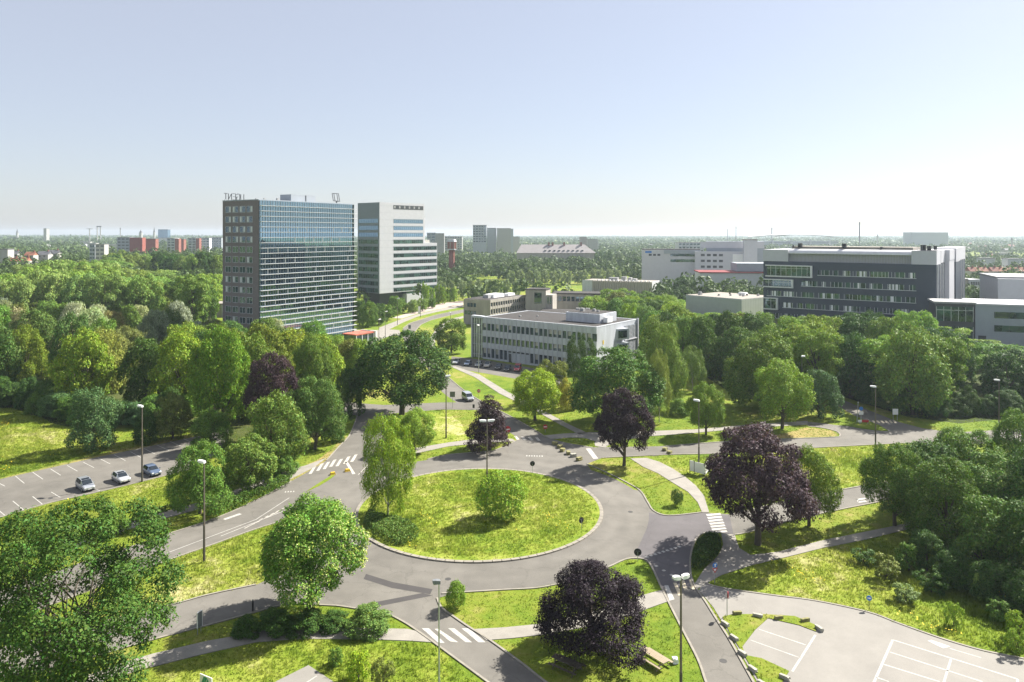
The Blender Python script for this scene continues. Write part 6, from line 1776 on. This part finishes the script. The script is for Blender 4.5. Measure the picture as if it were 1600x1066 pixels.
def chimney(px, top, Y, wpx, label, mat):
    o = empty('chimney', (xof(px, Y), Y, 0), 0, label, 'chimney'); z = min(68, zof(top, Y)); w_ = wpx * Y / F / 2
    MB().tube((0, 0, 0), (0, 0, z * .9), w_ * 1.15, w_ * .95, 10).build('stack', mat, o); MB().tube((0, 0, z * .9), (0, 0, z), w_, w_, 10).build('cap', m_slate, o)
chimney(188, 356, 2200, 1.5, 'thin chimney above the red ended slab', m_plant)
chimney(1137, 358, 2600, 1.3, 'left one of two thin dark chimneys right of centre', m_slate)
chimney(1150, 354, 2600, 1.3, 'right one of two thin dark chimneys right of centre', m_slate)
chimney(1206, 356, 2400, 1.8, 'chimney behind the left end of the stadium roof', m_slate)
chimney(1343, 347, 1600, 2.0, 'tallest chimney standing right of the stadium', m_slate)
chimney(1581, 372, 1300, 2.2, 'grey chimney near the right frame edge', m_plant)
for px, top, Y, l in ((140, 357, 2000, 'pale tower crane left of the dark gantry on the skyline'), (152, 355, 2000, 'dark gantry crane on the left skyline')):
    o = empty('crane', (xof(px, Y), Y, 0), 0, l, 'crane'); z = zof(top, Y); s = Y / F
    MB().box(-1, 1, -1, 1, 0, z).build('mast', m_plant, o)
    if px == 140: MB().box(-5 * s, 5 * s, -.8, .8, z - 2, z - .6).build('jib', m_plant, o)
    else:
        MB().box(5 * s - 1, 5 * s + 1, -1, 1, 0, z).build('mast', m_plant, o); MB().box(-1 * s, 6.5 * s, -1, 1, z, z + 3).build('beam', m_slate, o)
# stadium roof
o = empty('stadium', (xof(1172, 1700), 1700, 0), 0, 'far stadium with a long curved pale roof on the right skyline', 'stadium')
mb = MB(); Wd = xof(1320, 1700) - xof(1172, 1700)
for lvl, (z0, zh, y0, a, b_) in enumerate(((29, 9, 0, 0, 1), (31, 7, 30, .3, 1.0))):
    pr = None
    for k in range(13):
        t = k / 12; x = Wd * (a + (b_ - a) * t); z = z0 + zh * sin(pi * min(1, t * .9 + .1)) ** .8
        if pr: mb.face([(pr[0], y0, pr[1]), (x, y0, z), (x, y0 + 25, z + 1), (pr[0], y0 + 25, pr[1] + 1)]); mb.face([(pr[0], y0, pr[1] - 2.2), (x, y0, z - 2.2), (x, y0, z), (pr[0], y0, pr[1])])
        pr = (x, z)
mb.build('roof', m_alu, o)
MB().box(0, Wd * .95, 8, 60, 0, 22).build('stand', m_cladgrey, o)
for i in range(5): MB().box(Wd * i / 5 + 8, Wd * i / 5 + 12, 2, 6, 0, 26).build('pylon', m_cladwhite, o)
# brick water tower and big pale roofed building
Y = 640; o = empty('water_tower', (xof(706, Y), Y, 0), R_(30), 'brick water tower with a wider white capped top right of the white tower', 'tower')
MB().tube((0, 0, 0), (0, 0, zof(390, Y)), 3.0, 2.8, 8).build('shaft', m_brickred, o); MB().tube((0, 0, zof(390, Y)), (0, 0, zof(378, Y)), 4.3, 4.3, 8).build('tank', m_brickred, o)
MB().tube((0, 0, zof(390.5, Y)), (0, 0, zof(390, Y) + .6), 4.4, 4.4, 8).build('ring', m_cladwhite, o); MB().tube((0, 0, zof(378, Y)), (0, 0, zof(374, Y)), 4.6, 3.8, 8).build('cap', m_cladwhite, o)
for i in range(8):
    a = i * pi / 4
    MB().cbox((cos(a) * 4.2, sin(a) * 4.2, zof(384, Y)), (.6, .6, 6), a).build('pilaster', m_conc2, o)
Y = 820
def hip(o, x0, x1, y0, y1, z0, z1, ov, mat, name='roof'):
    mb = MB(); ym = (y0 + y1) / 2; r = (y1 - y0) / 2
    a, b_, c, d = (x0-ov, y0-ov, z0), (x1+ov, y0-ov, z0), (x1+ov, y1+ov, z0), (x0-ov, y1+ov, z0)
    e, f = (x0 + r * .4, ym, z1), (x1 - r * .9, ym, z1)
    mb.face([a, b_, f, e]); mb.face([b_, c, f]); mb.face([c, d, e, f]); mb.face([d, a, e])
    return mb.build(name, mat, o)
o = empty('manor', (xof(808, Y), Y, 0), 0, 'large old building with a huge pale hipped roof and dormers in the trees', 'building')
W_ = xof(930, Y) - xof(808, Y)
MB().box(0, W_, 0, 24, 0, 18).build('wall', m_conc2, o); rf = hip(o, 0, W_, 0, 24, 18.2, 27.5, 1, m_manor)
for i in range(9): MB().box(W_ * .35 + i * 5.2, W_ * .35 + i * 5.2 + 2.2, 1.5, 6, 19, 21.5).build('dormer', m_slate, rf)
for x in (.40, .45, .6, .82): MB().box(W_ * x, W_ * x + 2, 10, 12, 22, 30).build('chimney', m_brickred, rf)
# houses
def house(px, py_eave, Y, wpx, rmat, label, group, rz=0.0):
    w_ = wpx * Y / F; ze = max(4.5, zof(py_eave, Y)); d = max(7, w_ * .7)
    o = empty('house', (xof(px, Y), Y, 0), rz, label, 'house', group)
    MB().box(-w_/2, w_/2, 0, d, 0, ze).build('wall', m_housewall, o)
    mb = MB(); zr = ze + d * .42
    mb.face([(-w_/2-.4, -.4, ze-.1), (w_/2+.4, -.4, ze-.1), (w_/2+.4, d/2, zr), (-w_/2-.4, d/2, zr)]); mb.face([(w_/2+.4, d+.4, ze-.1), (-w_/2-.4, d+.4, ze-.1), (-w_/2-.4, d/2, zr), (w_/2+.4, d/2, zr)])
    mb.face([(-w_/2, 0, ze), (-w_/2, d/2, zr-.1), (-w_/2, d, ze)]); mb.face([(w_/2, 0, ze), (w_/2, d, ze), (w_/2, d/2, zr-.1)])
    r = mb.build('roof', rmat, o); MB().box(w_*.25, w_*.25+.9, d/2-.4, d/2+.4, zr-.8, zr+1.2).build('chimney', m_brickred, r)
    for i in range(2): MB().box(-w_*.3 + i*w_*.4, -w_*.3 + i*w_*.4 + 1.6, -.08, .02, ze-2.2, ze-.7).build('window', m_slate, o)
    return o
house(45, 399, 640, 14, m_tile, 'house with an orange hipped roof on the left edge, upper one', 'orange roofed houses at the left')
house(17, 409, 560, 12, m_tile, 'orange roofed house at the left edge, left of the pair', 'orange roofed houses at the left')
house(36, 408, 565, 11, m_tile, 'orange roofed house at the left edge, right of the pair', 'orange roofed houses at the left')
house(66, 398, 660, 18, m_slate, 'grey roofed house right of the orange roofs', 'grey roofed houses at the left'); house(82, 396, 690, 16, m_slate, 'second grey roofed house right of the orange roofs', 'grey roofed houses at the left')
house(20, 397, 700, 14, m_slate, 'grey roofed house at the far left edge', 'grey roofed houses at the left')
for i in range(9):
    house(1521 + i * 9.5 + (6 if i > 2 else 0), 424, 560, 9, m_tile if i % 3 else m_brickred, 'red roofed terrace house beyond the trees at the right edge', 'red roofed terrace at the right')
for i in range(48):
    Y = random.uniform(900, 2400); px = random.choice((random.uniform(0, 340), random.uniform(0, 340), random.uniform(1440, 1600), random.uniform(820, 1180)))
    house(px, HOR + (CAM_H - random.uniform(9, 12)) * F / Y, Y, random.uniform(9, 16) * F / Y, random.choice((m_tile, m_slate, m_brickred, m_manor)), 'tiny far house roof in the trees of the plain', 'far houses in the plain', random.uniform(-.5, .5))

# ------------------------------------------------------------------ far woodland (uncountable mass)
FIELD = [GP(P) for P in ([(690,489),(728,489),(728,474),(1068,476),(1068,452),(915,444),(800,447),(690,478)], [(0,432),(22,416),(22,428),(12,440),(0,445)], [(700,428),(830,423),(830,420),(740,421)], [(1500,404),(1600,402),(1600,409),(1500,410)])]
m_farleaf = blade_mat('far_foliage', [DARK, (0.048, 0.085, 0.02), (0.075, 0.12, 0.026), (0.105, 0.145, 0.045)], 0.25)
def noise2(p, s): return .5 + .25 * (np.sin(p[:, 0] / s + 1.3) * np.cos(p[:, 1] / (s * 1.2)) + np.sin(p[:, 0] / (s * .43) + p[:, 1] / (s * .61)))
def far_mass(name, n, y0, y1, k, leafs, rr, hh, thr, label_, spread=.74, zone=None):
    g = np.random.default_rng(int(y0))
    y = np.sqrt(g.uniform(y0 ** 2, y1 ** 2, n)); x = g.uniform(-spread, spread, n) * y
    p = np.column_stack([x, y])
    ok = noise2(p, y0 * .12) > thr
    if zone: ok &= zone(p)
    for e in FOOT + FIELD: ok &= ~inside(p, [(q[0], q[1]) for q in e])
    p = p[ok]; n = len(p)
    r = g.uniform(*rr, n); h = g.uniform(*hh, n) * (.8 + .4 * noise2(p, y0 * .05)) * np.where(p[:, 0] / p[:, 1] < -.36, 1.35, 1.0)
    d = unit(g.normal(size=(n * k, 3))); d[:, 2] = np.abs(d[:, 2]) * 1.1 - .25
    i = np.repeat(np.arange(n), k)
    bump = 1 + .2 * np.sin(d[:, 0] * 6 + i) * np.cos(d[:, 1] * 5 + i * 1.7)
    C = np.column_stack([p[i, 0] + d[:, 0] * r[i] * bump, p[i, 1] + d[:, 1] * r[i] * bump, h[i] * (.58 + d[:, 2] * .40 * bump)])
    C[:, 2] = np.maximum(C[:, 2], .5)
    L = g.uniform(.6, 1.3, n * k) * leafs
    V = leaf_quads(C, unit(d + g.normal(size=d.shape) * .5), g.normal(size=d.shape), L, L * .75)
    me = mesh_np(name, V, np.arange(len(V)).reshape(-1, 4), m_farleaf)
    o = link(bpy.data.objects.new(name, me)); tag(o, label_, 'woodland', kind='stuff'); print(name, n, len(V) // 4)
far_mass('side_woodland', 1500, 285, 402, 150, .75, (3.6, 6.0), (8, 14), .12, 'woodland beside and behind the dark block, in the near distance', zone=lambda p: (p[:, 0] / p[:, 1] > .42) | ((p[:, 0] / p[:, 1] > .19) & (p[:, 1] > 372)))
def outer_zone(p):
    r = p[:, 0] / p[:, 1]
    ok = (np.abs(r) > .77) & (np.abs(p[:, 0]) < 1300) & ((p[:, 0] > 0) | (p[:, 1] > 165))
    for q in list(asph.values()) + list(paths.values()) + [pave]:
        ok &= ~inside(p, [(v[0], v[1]) for v in q])
    return ok
far_mass('outer_woodland', 9000, 64, 800, 60, 1.3, (4, 7), (9, 17), .22, 'woodland continuing to both sides beyond the frame', spread=2.4, zone=outer_zone)
far_mass('middle_woodland', 3600, 400, 900, 90, 1.15, (3.6, 6.2), (9, 17), .30, 'dark green wood filling the middle distance behind the towers')
far_mass('distant_woodland', 8500, 900, 2100, 24, 2.3, (4.5, 9), (10, 18), .40, 'hazy woodland on the plain below the skyline')
far_mass('horizon_woodland', 15000, 2100, 6900, 9, 5.5, (8, 20), (12, 22), .34, 'bluish band of trees along the horizon')

# ------------------------------------------------------------------ grass blades and flowers
def blades(name, mat, hfun, dens, label_, zone=None):
    g = np.random.default_rng(77)
    y0, y1 = 56.0, 172.0
    area = .87 * (y1 ** 2 - y0 ** 2); n = int(area * dens)
    # denser near the camera
    y = np.sqrt(g.uniform(y0 ** 2, y1 ** 2, n)); x = g.uniform(-.86, .86, n) * y
    keep = g.random(n) < np.clip((110 / y) ** 1.5, .25, 1); p = np.column_stack([x, y])[keep]
    onroad = np.zeros(len(p), bool)
    for q in list(asph.values()) + list(paths.values()) + [pave, pave2]: onroad |= inside(p, [(v[0], v[1]) for v in q])
    dr = np.hypot(p[:, 0] - RC.x, p[:, 1] - RC.y)
    onroad |= (dr > R_IN - .1) & (dr < R_OUT + .1)
    isl_ = dr < R_IN - .15
    pn = inside(p, [(v[0], v[1]) for v in pen]) | inside(p, [(v[0], v[1]) for v in TRI])
    ok = (~onroad) | isl_ | pn
    for e in FOOT[:5]: ok &= ~inside(p, [(v[0], v[1]) for v in e])
    p = p[ok]; isl_ = isl_[ok]; pn = pn[ok]
    mead = isl_ & (np.hypot(p[:, 0] - RC.x, p[:, 1] - RC.y) < R_IN - 1.2)
    for P in MEADOW_PX: mead |= inside(p, [(v[0], v[1]) for v in GP(P)])
    sel = mead if zone else ~mead
    p = p[sel]; zb_ = np.where(isl_[sel], .14, np.where(pn[sel], .10, 0.0)); n = len(p)
    h = hfun(g, p, n); k = 3
    i = np.repeat(np.arange(n), k); m_ = n * k
    a = g.uniform(0, 2 * pi, m_); lean = g.uniform(.1, .7, m_) * h[i]
    wd = g.uniform(.018, .042, m_) * (1 + p[i, 1] / 160)
    b0 = np.column_stack([p[i] + g.normal(size=(m_, 2)) * .10, zb_[i]])
    tip = b0 + np.column_stack([np.cos(a) * lean, np.sin(a) * lean, h[i] * g.uniform(.7, 1.2, m_)])
    sd_ = np.column_stack([-np.sin(a) * wd, np.cos(a) * wd, np.zeros(m_)])
    V = np.empty((m_, 3, 3), np.float32); V[:, 0] = b0 - sd_; V[:, 1] = b0 + sd_; V[:, 2] = tip
    me = mesh_np(name, V.reshape(-1, 3), np.arange(m_ * 3).reshape(-1, 3), mat, 3)
    o = link(bpy.data.objects.new(name, me)); tag(o, label_, 'grass', kind='stuff'); print(name, m_)
    return p
pmd = blades('tall_grass', m_blade, lambda g, p, n: np.clip(.12 + .42 * noise2(p, 2.7) * noise2(p, 9.0) + g.uniform(0, .08, n), .1, .6), 15.0, 'tall yellow green meadow grass on the island and verges', True)
blades('short_grass', m_blade_s, lambda g, p, n: .06 + .10 * noise2(p, 4.0) + g.uniform(0, .05, n), 5.0, 'short green grass on the mown lawns')
g = np.random.default_rng(9)
def fl(p): return noise2(p, 3.1) * noise2(p + 40, 7.3)
sc_ = fl(pmd) + np.where(np.hypot(pmd[:, 0] - 5, pmd[:, 1] - 97) < 8, .18, 0) + g.uniform(0, .1, len(pmd))
pf_ = pmd[np.argsort(-sc_)[:4200]]; pf_ = pf_[g.random(len(pf_)) < .15]
C = np.column_stack([pf_, g.uniform(.4, .65, len(pf_))])
V = leaf_quads(C, unit(g.normal(size=C.shape) * .4 + np.array([0, -.3, 1])), g.normal(size=C.shape), g.uniform(.05, .12, len(C)), g.uniform(.05, .10, len(C)))
o = link(bpy.data.objects.new('wildflowers', mesh_np('wildflowers', V, np.arange(len(V)).reshape(-1, 4), m_flower))); tag(o, 'yellow wildflowers speckled over the meadow grass', 'flowers', kind='stuff')

# ------------------------------------------------------------------ air
HAZE = 1.1e-4
hz = MB().box(-6200, 6200, -400, 7200, -1.0, 72.0).build('haze', bpy.data.materials.new('haze_air'))
hm = hz.data.materials[0]; hm.use_nodes = True; t = hm.node_tree; t.nodes.clear()
vo = t.nodes.new('ShaderNodeVolumePrincipled'); vo.inputs['Color'].default_value = (0.76, 0.88, 1.0, 1); vo.inputs['Density'].default_value = HAZE; vo.inputs['Anisotropy'].default_value = 0.3
ou = t.nodes.new('ShaderNodeOutputMaterial'); t.links.new(vo.outputs[0], ou.inputs['Volume'])
tag(hz, 'thin summer haze over the plain', 'haze', kind='stuff')
